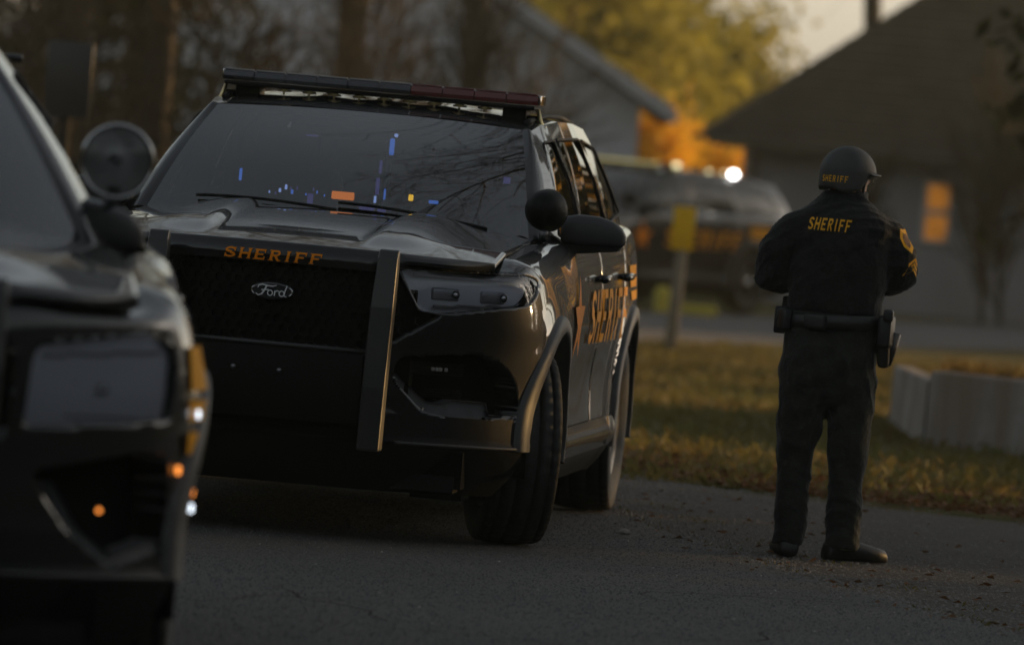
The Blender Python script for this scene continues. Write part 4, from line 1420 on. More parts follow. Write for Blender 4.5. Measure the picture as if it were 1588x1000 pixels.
# ------------------------------------------------------------------ concrete headwall in the verge
hw = empty('culvert_headwall', (2.57, 41.4, gz_(41.4)))
tag(hw, 'low grey concrete headwall standing in the grass at the right edge', 'headwall')
def cblock(name, pts, z0, z1, parent):
    n = len(pts)
    V = [(x - 2.57, y - 41.4, z0) for x, y in pts] + [(x - 2.57, y - 41.4, z1) for x, y in pts]
    F = [tuple(range(n - 1, -1, -1)), tuple(range(n, 2 * n))] + [(k, (k + 1) % n, (k + 1) % n + n, k + n) for k in range(n)]
    o = fix_normals(mesh(name, V, F, 'concrete', parent, False))
    bv = o.modifiers.new('edge', 'BEVEL'); bv.width = .012; bv.segments = 2
    return o
cblock('front_wall', [(2.575, 41.40), (6.6, 33.8 + 4.6), (6.72, 38.62), (2.69, 41.62)], -.25, .455, hw)
cblock('wing_wall', [(2.51, 44.2), (2.565, 41.43), (2.68, 41.64), (2.64, 44.25)], -.25, .395, hw)
V = []
tag(mesh('bank', [(2.70, 41.65, .33), (7.4, 38.65, .38), (7.6, 46.2, -.02), (2.62, 46.6, -.09), (2.66, 44.3, .22)], [(0, 1, 2, 3, 4)], 'soil_grass', None, False), kind='structure')
def bank_area(r):
    return 2.72 + 3.6 * r.rand(), 41.7 + 2.8 * r.rand()
rbk = np.random.RandomState(31); V = []; F = []
for i in range(5200):
    x, y = 2.70 + 3.4 * rbk.rand(), 0
    y0 = 41.62 - (x - 2.69) * .745
    y = y0 + .03 + 3.2 * rbk.rand() ** 1.5
    z = .36 - .10 * max(0, y - y0 - .4)
    h = .05 + .13 * rbk.rand(); a = rbk.rand() * 6.28; k = len(V); w = .010
    V += [(x - w * math.sin(a), y - w * math.cos(a), z), (x + w * math.sin(a), y + w * math.cos(a), z), (x + .4 * h * math.cos(a), y + .4 * h * math.sin(a), z + h)]
    F.append((k, k + 1, k + 2))
mat('dry_grass', (0.17, 0.105, 0.035), 0.8, spec=.1, noise=(1.2, (0.12, 0.085, 0.03), .2), trans=.3)
tag(mesh('bank_grass', V, F, 'dry_grass', None, False), 'dry tawny grass growing on top of the bank behind the concrete headwall', 'grass', kind='stuff')

# ------------------------------------------------------------------ post with a yellow marker
mat('weathered_wood', (0.30, 0.26, 0.20), 0.9, noise=(12, (0.20, 0.17, 0.13), .2), bump=(40, .6, .01))
mat('yellow_plate', (0.85, 0.52, 0.02), 0.6, spec=.2, noise=(6, (0.75, 0.44, 0.015), .2))
sp_ = empty('marker_post', (1.42, 60.4, gz_(60.4)))
tag(sp_, 'weathered post leaning in the verge with a yellow plate on top', 'post')
MB().tube([(0, 0, -.1), (.02, 0, .45), (.035, .0, .92), (.04, .0, 1.30)], [.060, .056, .052, .050], 10).build('post', 'weathered_wood', sp_, True)
pl = MB().box((.028, -.065, 1.105), (.195, .012, .385), 0, .004, Matrix.Rotation(R(1), 4, 'Y')).build('plate', 'yellow_plate', sp_, True)
for zz in (.97, 1.24):
    MB().lathe([(.0, .008), (.008, .007), (.010, 0)], 10, Matrix.Translation((.03, -.071, zz)) @ Matrix.Rotation(R(90), 4, 'X')).build('bolt', 'dull_metal', pl, True)
# yellow strip standing in for sunlit grass under the distant SUV
mat('yellow_tone', (0.55, 0.47, 0.05), 0.7, noise=(5, (0.40, 0.34, 0.06), .25))
kb = MB()
for k in range(2):
    kb.box((2.02 + .26 * k, 80.2 - .0 * k, gz_(80.2) + .06), (.25, .18, .13), .0, .015)
kb.build('sunlit_strip', 'yellow_tone', None, True)
tag(bpy.data.objects['sunlit_strip'], 'short yellow strip standing in for sunlit grass under the distant SUV', 'kerb')
bo = MB(); bo.lathe([(.0, .20), (.05, .19), (.085, .15), (.09, .10), (.085, .0), (.09, -.1)], 16, Matrix.Translation((1.70, 78.0, gz_(78.0) + .15)))  # small round yellow blob near the strip
tag(bo.build('yellow_blob', 'yellow_tone', None, True), 'small round yellow blob by the front of the distant SUV', 'marker')

# ------------------------------------------------------------------ houses
mat('siding_grey', (0.58, 0.60, 0.66), 0.75, noise=(.8, (0.48, 0.50, 0.55), .2))
mat('siding_pale', (0.34, 0.34, 0.37), 0.75, noise=(.7, (0.26, 0.26, 0.27), .2))
mat('shingle', (0.085, 0.072, 0.055), 0.95, spec=.1, noise=(3, (0.06, 0.05, 0.04), .2), bump=(18, .6, .03))
mat('fascia', (0.42, 0.43, 0.46), 0.7)
mat('soffit', (0.10, 0.09, 0.07), 0.9)
mat('window_frame', (0.55, 0.55, 0.55), 0.6)
mat('amber_window', (0.42, 0.17, 0.03), 0.5, emit=(1.0, .36, .04, .14))
mat('dark_pane', (0.02, 0.02, 0.025), 0.1, spec=.7)
def lap_wall(x0, x1, y, z0, top, step=.16):
    """lap siding: boards tilted out at their lower edge; top(x) gives the upper edge"""
    V = []; F = []
    nx = max(2, int((x1 - x0) / .5)); z = z0
    xs = np.linspace(x0, x1, nx + 1)
    while z < max(top(x) for x in xs):
        for i in range(nx):
            a, b = xs[i], xs[i + 1]
            ta, tb = top(a), top(b)
            za, zb = min(z, ta), min(z, tb); zc, zd = min(z + step, ta), min(z + step, tb)
            if zc - za < 1e-4 and zd - zb < 1e-4: continue
            k = len(V)
            V += [(a, y - .022, za), (b, y - .022, zb), (b, y, zd), (a, y, zc), (a, y, za), (b, y, zb)]
            F += [(k, k + 1, k + 2, k + 3), (k + 4, k + 5, k + 1, k)]
        z += step
    return V, F
def window(parent, x0, x1, z0, z1, y, pane='dark_pane', name='window'):
    m = MB(); t = .05
    m.box(((x0 + x1) / 2, y - .03, z1 + t / 2), (x1 - x0 + 2 * t, .05, t)); m.box(((x0 + x1) / 2, y - .03, z0 - t / 2), (x1 - x0 + 2 * t + .04, .07, t))
    m.box((x0 - t / 2, y - .03, (z0 + z1) / 2), (t, .046, z1 - z0)); m.box((x1 + t / 2, y - .03, (z0 + z1) / 2), (t, .046, z1 - z0))
    m.box(((x0 + x1) / 2, y - .028, (z0 + z1) / 2), (x1 - x0, .045, .085))
    w = m.build(name, 'window_frame', parent)
    zm = (z0 + z1) / 2
    MB().box(((x0 + x1) / 2, y - .026, (z0 + zm - .042) / 2), (x1 - x0, .01, zm - .042 - z0)).build('pane', pane, w)
    MB().box(((x0 + x1) / 2, y - .026, (z1 + zm + .042) / 2), (x1 - x0, .01, z1 - zm - .042)).build('pane', pane, w)
    return w
# gabled house on the left
LY = 95.0
lh = empty('gabled_house', (-3.0, LY, gz_(LY)))
tag(lh, 'blurred pale grey house with a steep gable behind the bare branches', 'house')
zz0 = gz_(LY)
rel = lambda V: [(x + 3.0, y - LY, z - zz0) for x, y, z in V]
top = lambda x: 5.05 - .59 * abs(x + 3.0) - .10
V, F = lap_wall(-7.5, 1.53, LY, zz0 - .1, top)
mesh('wall', rel(V), F, 'siding_grey', lh, False)
mesh('side_wall', rel([(1.53, LY, zz0 - .1), (1.53, LY + 9, zz0 - .1), (1.53, LY + 9, top(1.53)), (1.53, LY, top(1.53))]), [(0, 1, 2, 3)], 'siding_grey', lh, False)
mesh('side_wall', rel([(-7.5, LY, zz0 - .1), (-7.5, LY + 9, zz0 - .1), (-7.5, LY + 9, top(-7.5)), (-7.5, LY, top(-7.5))]), [(3, 2, 1, 0)], 'siding_grey', lh, False)
for sg in (1, -1):
    xe = -3 + sg * 5.02; ze = 5.05 - .59 * 5.02
    t = .16
    V = []
    for y in (LY - .50, LY + 9.3):
        V += [(-3.0, y, 5.05 + .10), (xe, y, ze + .10), (xe, y, ze - .02), (-3.0, y, 5.05 - .02)]
    F = [(0, 4, 5, 1), (3, 2, 6, 7), (1, 5, 6, 2), (0, 1, 2, 3), (4, 7, 6, 5)]
    rf = fix_normals(mesh('roof', rel(V), F, 'shingle', lh, False))
    V = []
    for y in (LY - .535, LY - .503):
        V += [(-3.0, y, 5.05 + .16), (xe + sg * .02, y, ze + .16), (xe + sg * .02, y, ze - .06), (-3.0, y, 5.05 - .06)]
    fix_normals(mesh('fascia', rel(V), [(0, 1, 2, 3), (7, 6, 5, 4), (0, 4, 5, 1), (3, 2, 6, 7), (1, 5, 6, 2)], 'fascia', rf, False))
    V = [(-3.0, LY - .50, 5.05 - .03), (xe, LY - .50, ze - .03), (xe, LY - .001, ze - .03), (-3.0, LY - .001, 5.05 - .03)]
    mesh('soffit', rel(V), [(0, 1, 2, 3)], 'soffit', rf, False)
# hipped house on the right
RY = 97.0
rh = empty('hipped_house', (8.0, RY, gz_(RY)))
tag(rh, 'blurred pale house with a broad dark hipped roof and an amber window', 'house')
zr = gz_(RY)
rel2 = lambda V: [(x - 8.0, y - RY, z - zr) for x, y, z in V]
V, F = lap_wall(3.35, 14.5, RY, zr - .2, lambda x: 1.98)
mesh('wall', rel2(V), F, 'siding_pale', rh, False)
mesh('side_wall', rel2([(3.35, RY, zr - .2), (3.35, RY + 8, zr - .2), (3.35, RY + 8, 1.98), (3.35, RY, 1.98)]), [(3, 2, 1, 0)], 'siding_pale', rh, False)
E0, E1, EY0, EY1, EZ = 2.55, 15.3, RY - .6, RY + 8.8, 1.93
AP0, AP1, AY, AZ = 7.6, 10.4, RY + 4.1, 5.75
V = [(E0, EY0, EZ), (E1, EY0, EZ), (E1, EY1, EZ), (E0, EY1, EZ), (AP0, AY, AZ), (AP1, AY, AZ)]
rf = mesh('roof', rel2(V), [(0, 1, 5, 4), (1, 2, 5), (2, 3, 4, 5), (3, 0, 4)], 'shingle', rh, False)
# shingle courses as real steps on the front and left slopes
def course(p0, p1, q0, q1, n):
    m = MB()
    for k in range(n):
        a, b2 = k / n, (k + 1) / n
        lerp = lambda u, v, t: Vector(u) * (1 - t) + Vector(v) * t
        A0, A1 = lerp(p0, q0, a), lerp(p1, q1, a); B0, B1 = lerp(p0, q0, b2), lerp(p1, q1, b2)
        nn = (A1 - A0).cross(B0 - A0).normalized()
        if nn.z < 0: nn = -nn
        m.add([A0 + nn * .03, A1 + nn * .03, B1 + nn * .008, B0 + nn * .008, A0 + nn * .004, A1 + nn * .004], [(0, 1, 2, 3), (4, 5, 1, 0)])
    return m
W = rel2(V)
fix_normals(course(W[0], W[1], W[4], W[5], 26).build('shingle_courses', 'shingle', rf))
fix_normals(course(W[3], W[0], W[4], W[4], 26).build('shingle_courses', 'shingle', rf))
MB().box(((E0 + E1) / 2 - 8, -.60, EZ - zr - .03), (E1 - E0, .05, .16)).build('fascia', 'soffit', rf)
window(rh, 5.77 - 8, 6.08 - 8, .74 - zr, 1.52 - zr, 0, 'amber_window')
window(rh, 10.2 - 8, 11.2 - 8, .5 - zr, 1.55 - zr, 0)
# ------------------------------------------------------------------ trees and shrubs
mat('bark', (0.085, 0.070, 0.055), 0.95, spec=.1, noise=(6, (0.05, 0.042, 0.034), .2), bump=(20, .8, .03))
mat('bark_dark', (0.050, 0.042, 0.034), 0.95, spec=.1, noise=(6, (0.03, 0.026, 0.022), .2), bump=(20, .8, .03))
mat('twig', (0.075, 0.060, 0.042), 0.95, spec=.1, noise=(3, (0.055, 0.045, 0.034), .2))
mat('needles', (0.030, 0.036, 0.020), 0.8, spec=.15, noise=(1.2, (0.045, 0.046, 0.022), .2), trans=.15)
mat('leaf_gold', (0.80, 0.52, 0.04), 0.6, spec=.2, noise=(1.1, (0.70, 0.36, 0.03), .2), trans=.5)
mat('leaf_olive', (0.36, 0.31, 0.05), 0.7, spec=.2, noise=(.5, (0.22, 0.21, 0.04), .2), trans=.5)
mat('leaf_dusk', (0.045, 0.040, 0.022), 0.8, spec=.15, noise=(.5, (0.065, 0.048, 0.028), .2), trans=.25)

def limb_tree(seed, h, r0, levels=4, spread=.75, n1=5, droop=0.0, first=.28, lean=(0, 0)):
    """skeleton as (p0, p1, r0, r1, level)"""
    r = random.Random(seed); segs = []
    def grow(p, d, L, rad, lv):
        n = 5 if lv == 0 else 4 if lv < 3 else 3
        step = L / n
        for i in range(n):
            j = .10 if lv == 0 else .22
            d = (d + Vector((r.uniform(-j, j), r.uniform(-j, j), r.uniform(-j, j) * .6 + (.04 if lv else 0) - droop * lv * .05))).normalized()
            q = p + d * step
            ra, rb = rad * (1 - .62 * i / n), rad * (1 - .62 * (i + 1) / n)
            segs.append((p, q, ra, rb, lv))
            if lv < levels:
                t = (i + 1) / n
                cnt = (n1 if t > first else 0) // 2 + (1 if r.random() < .5 else 0) if lv == 0 else (2 if lv == 1 else r.choice((1, 2, 2)))
                if lv == 0 and t <= first: cnt = 0
                for c in range(cnt):
                    a = r.uniform(0, 6.283)
                    u = d.orthogonal().normalized(); v = d.cross(u)
                    s = spread * r.uniform(.7, 1.25)
                    nd = (d * math.cos(s) + (u * math.cos(a) + v * math.sin(a)) * math.sin(s)).normalized()
                    grow(p.lerp(q, r.uniform(.3, 1)), nd, L * r.uniform(.42, .66) * (1.05 - .35 * t), rb * r.uniform(.45, .65), lv + 1)
            p = q
    grow(Vector((0, 0, -.1)), Vector((lean[0], lean[1], 1)).normalized(), h * .78, r0, 0)
    return segs

def seg_mesh(segs, n):
    V = []; F = []
    for p, q, ra, rb, lv in segs:
        d = (q - p)
        if d.length < 1e-5: continue
        d.normalize(); a = d.orthogonal().normalized(); b = d.cross(a)
        k = len(V)
        for c, rr_ in ((p, ra), (q, rb)):
            for i in range(n):
                t = 2 * math.pi * i / n
                V.append(c + a * (rr_ * math.cos(t)) + b * (rr_ * math.sin(t)))
        F += [(k + i, k + (i + 1) % n, k + n + (i + 1) % n, k + n + i) for i in range(n)]
    return V, F

def leaf_cloud(pts, size, seed, spread):
    r = np.random.RandomState(seed)
    P = np.array(pts, float); n = len(P)
    P = P + r.randn(n, 3) * spread
    u = r.randn(n, 3); u /= np.linalg.norm(u, axis=1)[:, None]
    w = np.cross(u, r.randn(n, 3)); w /= np.linalg.norm(w, axis=1)[:, None]
    s = size * (.6 + .8 * r.rand(n))[:, None]
    V = np.stack([P - u * s, P + w * s * .5, P + u * s, P - w * s * .5], 1).reshape(-1, 3)
    F = np.arange(4 * n).reshape(-1, 4)
    return V, F

def bare_tree(name, loc, seed, h, r0, label, group, levels=4, rz=0.0, minr=.004, bark='bark', **k):
    o = empty(name, (loc[0], loc[1], gz_(loc[1])), rz)
    tag(o, label, 'shrub' if 'shrub' in name else 'tree', group)
    s = limb_tree(seed, h, r0, levels, **k)
    s = [(p, q, max(a, minr), max(b2, minr * .8), lv) for p, q, a, b2, lv in s]
    V, F = seg_mesh([q for q in s if q[4] <= 1], 7)
    mesh('trunk', V, F, bark, o, True)
    V, F = seg_mesh([q for q in s if q[4] > 1], 3)
    mesh('crown', V, F, 'twig', o, False)
    return o

def leafy_tree(name, loc, seed, h, r0, label, group, leaf, n=6000, size=.12, levels=3, spreadl=.3, cat='tree', bark='bark_dark', **k):
    o = empty(name, (loc[0], loc[1], gz_(loc[1])), 0)
    tag(o, label, cat, group)
    s = limb_tree(seed, h, r0, levels, **k)
    V, F = seg_mesh(s, 5)
    mesh('trunk', V, F, bark, o, True)
    r = random.Random(seed + 1)
    ends = [q for q in s if q[4] >= 1]
    pts = [tuple(e[0].lerp(e[1], r.random())) for e in (r.choice(ends) for _ in range(n))]
    V, F = leaf_cloud(pts, size, seed, spreadl)
    mesh('crown', V, F, leaf, o, False)
    return o

def conifer(name, loc, seed, h, w, label, group, z0=.6, rows=26, leaf='needles'):
    o = empty(name, (loc[0], loc[1], gz_(loc[1])), 0)
    tag(o, label, 'tree', group)
    r = random.Random(seed)
    MB().tube([(0, 0, -.1), (.03, .02, h * .5), (0, 0, h)], [.035 * h * .6, .02 * h * .6, .01], 8).build('trunk', 'bark_dark', o, True)
    pts = []; br = []
    for i in range(rows):
        z = z0 + (h - z0) * i / rows
        L = w * (1 - i / rows) ** .85 * r.uniform(.75, 1.15)
        for j in range(max(4, int(9 * (1 - i / rows) + 3))):
            a = r.uniform(0, 6.283); l = L * r.uniform(.7, 1.1)
            prev = Vector((0, 0, z + .1))
            for k in range(1, 9):
                t = k / 8
                q = Vector((math.cos(a) * l * t, math.sin(a) * l * t, z + .12 * t - .42 * l * t * t * .6))
                br.append((prev, q, .012, .009, 2)); prev = q
                for _ in range(7):
                    pts.append((q.x + r.gauss(0, .06 + .05 * t), q.y + r.gauss(0, .06 + .05 * t), q.z - abs(r.gauss(0, .10))))
    V, F = seg_mesh(br, 3)
    mesh('limbs', V, F, 'bark_dark', o, False)
    V, F = leaf_cloud(pts, .085, seed, .03)
    mesh('crown', V, F, leaf, o, False)
    return o

G1 = 'bare trees behind the sheriff SUV'
bt = [(-3.4, 62, 11, 17, .15), (-1.9, 70, 12, 19, .17), (-.55, 78, 13, 20, .18), (-4.8, 74, 14, 19, .19), (-2.7, 88, 15, 18, .15), (-6.6, 66, 16, 18, .19)]
bl = ['bare tree nearest behind the left end of the roof light bar', 'bare tree behind the middle of the roof light bar', 'bare tree in front of the pale gable wall, right of the light bar middle',
      'tall bare tree in the dark wood left of the gable', 'slender bare tree close before the middle of the gable wall', 'thick bare tree at the far left of the wood']
for (x, y, s, h, r0), lb_ in zip(bt, bl):
    bare_tree('bare_tree', (x, y), s, h, r0, lb_, G1, 4, first=.25, spread=.8, n1=6)
# thickets that grow in front of the gabled house
for k, (x, y, h) in enumerate([(-2.7, 60, 3.2), (-1.7, 66, 3.6), (-.9, 72, 3.4), (-3.7, 57, 3.4), (-.2, 80, 3.2), (-4.6, 60, 3.8)]):
    lab = ['leafless shrub behind the left part of the light bar', 'leafless shrub behind the middle of the light bar', 'leafless shrub against the gable wall right of the light bar middle',
           'leafless shrub above the left front pillar of the middle SUV', 'leafless shrub low against the right end of the gable wall', 'leafless shrub in the dark corner above the near SUV'][k]
    bare_tree('bare_shrub', (x, y), 40 + k, h, .035, lab, 'leafless shrubs', 3, first=.0, spread=.55, n1=8, minr=.006)
# dark evergreen wood on the left
for k, (x, y, h, w) in enumerate([(-6.2, 58, 8.5, 2.3), (-8.3, 66, 10, 2.7), (-4.9, 84, 10, 2.4), (-10.5, 60, 9, 2.6), (-7.4, 84, 11, 3.0), (-5.6, 50, 7.0, 1.9)]):
    lab = ['dark conifer behind the windscreen pillar of the near SUV', 'dark conifer deep in the wood at the far left', 'dark conifer standing beside the left corner of the gabled house',
           'dark conifer hidden past the left edge', 'tallest dark conifer of the left wood', 'nearest dark conifer of the left wood'][k]
    conifer('conifer', (x, y), 60 + k, h, w, lab, 'dark conifers of the left wood', .2)
# leaning dark tree hanging in at the upper right
conifer('hanging_conifer', (5.55, 52), 71, 9.0, 2.25, 'dark conifer with drooping branches at the upper right corner', None, 1.75, 24)
# backlit trees in the gap between the houses
G2 = 'backlit trees between the houses'
leafy_tree('backlit_tree', (2.0, 132), 81, 7.0, .16, 'yellow green backlit tree rising over the right slope of the gable', G2, 'leaf_olive', 7000, .13, 3, .35, first=.05)
leafy_tree('backlit_tree', (4.2, 138), 82, 5.0, .15, 'low yellow green backlit tree under the bright patch of sky', G2, 'leaf_olive', 6000, .12, 3, .35, first=.05)
leafy_tree('backlit_tree', (.2, 128), 83, 9.0, .18, 'taller olive backlit tree behind the gable roof', G2, 'leaf_olive', 7000, .14, 3, .35, first=.1)
leafy_tree('backlit_tree', (-3.5, 140), 84, 11.0, .2, 'dusky tree far behind the peak of the gable', G2, 'leaf_dusk', 7000, .16, 3, .4, first=.1)
leafy_tree('golden_shrub', (2.15, 112), 85, 2.6, .06, 'golden leaved shrub glowing just past the corner of the grey house', 'golden shrubs', 'leaf_gold', 5200, .075, 3, .22, 'shrub', first=.0, spread=.5, n1=8)
leafy_tree('golden_shrub', (3.05, 116), 86, 2.3, .06, 'golden leaved shrub at the foot of the hipped roof above the distant SUV', 'golden shrubs', 'leaf_gold', 3600, .075, 3, .2, 'shrub', first=.0, spread=.5, n1=8)
bare_tree('tall_bare_tree', (5.2, 104), 88, 13, .20, 'bare trunk rising against the sky over the hipped roof', None, 4, first=.45, spread=.7)
# climbers and saplings in front of the right house
for k, (x, y, h) in enumerate([(6.42, 93, 3.0), (6.75, 94, 3.6), (4.9, 95, 2.2), (7.4, 93, 3.4)]):
    lab = ['thin bare sapling just right of the amber window', 'thin bare sapling second right of the amber window', 'low bare sapling between the officer and the amber window', 'thin bare sapling at the right edge before the pale wall'][k]
    bare_tree('bare_sapling', (x, y), 90 + k, h, .045, lab, 'bare saplings before the pale house', 3, first=.1, spread=.4, n1=5, minr=.008)
# trees past the frame, some of them added, that the paintwork and the windscreen mirror
G3 = 'roadside and added unseen trees'
for k, (x, y, h, r0) in enumerate([(4.5, 37.5, 17, .26), (-5.5, 6.0, 13, .22), (6.5, 3.0, 14, .22), (1.0, -12, 14, .22)]):
    bare_tree('roadside_tree', (x, y), 100 + k, h, r0, ['bare roadside tree by the gravel, mirrored in the windscreen of the middle SUV', 'bare roadside tree left of the road behind the viewer', 'bare roadside tree right of the road behind the viewer', 'bare roadside tree beyond the road behind the viewer'][k], G3, 4, minr=.006, first=.32, spread=.85, n1=6, lean=((-.14, -.02) if k == 0 else (0, 0)))
for k, (x, y, h, w) in enumerate([(20, 34.5, 9, 2.8), (24, 37, 9, 2.9), (28, 40, 9, 3.0), (32, 42, 10, 3.2), (26, 33, 9, 2.8), (30, 36, 10, 3.2), (29, 44.5, 9, 2.9), (18.5, 41.5, 9, 2.9), (21, 45.5, 9, 2.9), (25, 44, 10, 3.0), (17.5, 37, 9, 2.7), (21.5, 39.5, 10, 3.0)]):  # unseen belt added to keep the low sun off the vehicles
    conifer('sun_blocker_conifer', (x, y), 120 + k, h, w, '%s dark conifer added unseen at the right to block the low sun' % ['first', 'second', 'third', 'fourth', 'fifth', 'sixth', 'seventh', 'eighth', 'ninth', 'tenth', 'eleventh', 'twelfth'][k], G3, .3, 20)
for k, (x, y, h, w) in enumerate([(-8, -9, 14, 3.8), (-3.5, -13, 15, 4.0), (2, -11, 14, 3.8), (7.5, -12, 15, 4.0), (13, -8, 13, 3.8), (-14, -7, 13, 3.8), (18.5, -10, 14, 3.8), (-19, -9, 14, 3.8)]):  # added out of view so the paintwork mirrors something dark
    conifer('unseen_rear_conifer', (x, y), 140 + k, h, w, 'dark conifer added unseen behind the viewer to darken reflections, %s from the left' % ['third', 'fourth', 'fifth', 'sixth', 'seventh', 'second', 'eighth', 'first'][k], G3, .3, 18)
for k, (x, y, h) in enumerate([(8.6, 60, 6.5), (11.8, 67, 7.5), (10.2, 75, 7.0), (14.5, 80, 8.0)]):  # unseen, added to tint the door reflections amber
    leafy_tree('unseen_golden_tree', (x, y), 160 + k, h, .14, '%s golden leaved tree added unseen at the right to be mirrored in the doors' % ['nearest', 'second nearest', 'third nearest', 'farthest'][k], 'added unseen golden trees', 'leaf_gold', 6000, .11, 3, .3, first=.1)
for k, (x, y, h) in enumerate([(6.3, 47, 3.6), (7.0, 52.5, 4.0), (8.0, 57, 4.2)]):  # lower unseen foliage added for the same amber reflections
    leafy_tree('unseen_golden_bush', (x, y), 170 + k, h, .07, '%s golden bush added unseen at the right to be mirrored low in the doors' % ['nearest', 'middle', 'farthest'][k], 'added unseen golden bushes', 'leaf_gold', 4200, .07, 3, .22, 'shrub', first=.0, spread=.5, n1=8)
for k, (x, y, h, w) in enumerate([(15, 86, 9, 2.8), (20, 89, 10, 3.0), (25, 92, 10, 3.0), (30, 95, 11, 3.2), (17, 94, 10, 3.0)]):  # unseen dark row added to darken the distant SUV's side
    conifer('unseen_street_conifer', (x, y), 180 + k, h, w, '%s dark conifer added unseen past the pale house to darken reflections' % ['first', 'second', 'third', 'fourth', 'fifth'][k], G3, .3, 20)
def unseen_hedge(loc, rz, L, h, seed, label):  # added unseen greenery that darkens what the paintwork mirrors
    hg = empty('unseen_hedge', loc, rz)
    tag(hg, label, 'unseen_hedge', 'added unseen hedges')
    MB().box((0, 0, h / 2 - .3), (L - .6, 1.3, h - .3), 0, .4).build('core', 'needles', hg)
    r = np.random.RandomState(seed); n = int(L * h * 55)
    V, F = leaf_cloud(np.stack([r.uniform(-L / 2, L / 2, n), r.choice([-.75, .75, 0], n), r.uniform(0, h, n)], 1), .13, seed + 1, .16)
    mesh('leaves', V, F, 'needles', hg, False)
unseen_hedge((0, -19, 0), 0, 70, 6.4, 77, 'tall dark hedge added behind the viewer to darken reflections')
unseen_hedge((15.5, 91, gz_(91)), R(90), 22, 4.2, 107, 'dark hedge past the pale house, added to darken the distant SUV')
unseen_hedge((15.5, 8, 0), R(90), 50, 6.0, 87, 'long dark hedge along the right side of the road, added to darken reflections')
unseen_hedge((-13.5, 8, 0), R(90), 50, 6.0, 97, 'long dark hedge along the left side of the road, added out of view')
# dark pole at the left
pl_ = empty('utility_pole', (-3.07, 45, gz_(45)))
tag(pl_, 'dark slim pole standing in the wood above the near SUV', 'pole')
MB().tube([(0, 0, -.2), (0, 0, 2.05)], .035, 8).build('pole', 'bark_dark', pl_, True)
MB().box((.0, -.045, 1.80), (.30, .012, .50), 0, .01).build('sign_back', 'lamp_dark', pl_, True)
# ------------------------------------------------------------------ the officer, seen from behind
mat('jacket_cloth', (0.009, 0.0095, 0.0095), 0.85, spec=.2, sheen=.12, noise=(5, (0.013, 0.0135, 0.013), .2), bump=(17, .8, .022))
mat('trouser_cloth', (0.018, 0.020, 0.016), 0.88, spec=.2, sheen=.12, noise=(4, (0.024, 0.026, 0.021), .2), bump=(12, .8, .025))
mat('helmet_shell', (0.022, 0.023, 0.021), 0.6, noise=(12, (0.045, 0.045, 0.04), .2), bump=(150, .2, .003))
mat('leather', (0.012, 0.012, 0.012), 0.5, bump=(60, .2, .004))
mat('skin', (0.42, 0.20, 0.13), 0.55, noise=(20, (0.36, 0.16, 0.10), .2))
mat('gold_thread', (0.88, 0.44, 0.03), 0.7, spec=.15, noise=(60, (0.74, 0.36, 0.03), .2))
mat('spectacle', (0.5, 0.5, 0.5), 0.15, metal=.8)
mat('hair', (0.03, 0.02, 0.015), 0.7)
off = empty('person', (1.29, 27.25, .008), 0)
tag(off, 'person standing on the gravel with back turned, in dark uniform, helmet and duty belt', 'person')

def ell_loft(secs, n=28):
    """secs: (cx, cy, z, rx, ry, turn)"""
    V = []; F = []
    for cx, cy, z, rx, ry, tn in secs:
        for k in range(n):
            t = 2 * math.pi * k / n
            ct, s_ = math.cos(t), math.sin(t)
            x, y = rx * math.copysign(abs(ct) ** .85, ct), ry * math.copysign(abs(s_) ** .85, s_)
            V.append((cx + x * math.cos(tn) - y * math.sin(tn), cy + x * math.sin(tn) + y * math.cos(tn), z))
    m = len(secs)
    F = [(i * n + k, i * n + (k + 1) % n, (i + 1) * n + (k + 1) % n, (i + 1) * n + k) for i in range(m - 1) for k in range(n)]
    F += [tuple(range(n - 1, -1, -1)), tuple((m - 1) * n + k for k in range(n))]
    return V, F

def merged(name, mb, vox, m, parent, smooth_it=4, fold=None):
    """one continuous surface out of overlapping solids"""
    o = mb.build(name + '_raw', m, None, True)
    fix_normals(o)
    md = o.modifiers.new('r', 'REMESH'); md.mode = 'VOXEL'; md.voxel_size = vox; md.use_smooth_shade = True
    sm = o.modifiers.new('s', 'SMOOTH'); sm.iterations = smooth_it; sm.factor = .5
    dg = bpy.context.evaluated_depsgraph_get(); dg.update()
    me = bpy.data.meshes.new_from_object(o.evaluated_get(dg))
    bpy.data.objects.remove(o)
    me.name = name
    if fold:
        nv = len(me.vertices)
        co = np.empty(nv * 3); me.vertices.foreach_get('co', co); co = co.reshape(-1, 3)
        no = np.empty(nv * 3); me.vertex_normals.foreach_get('vector', no); no = no.reshape(-1, 3)
        co = co + no * fold(co)[:, None]
        me.vertices.foreach_set('co', co.ravel()); me.update()
    me.polygons.foreach_set('use_smooth', [True] * len(me.polygons))
    me.materials.clear(); me.materials.append(MATS[m])
    q = bpy.data.objects.new(name, me); COL.objects.link(q); q.parent = parent
    return q

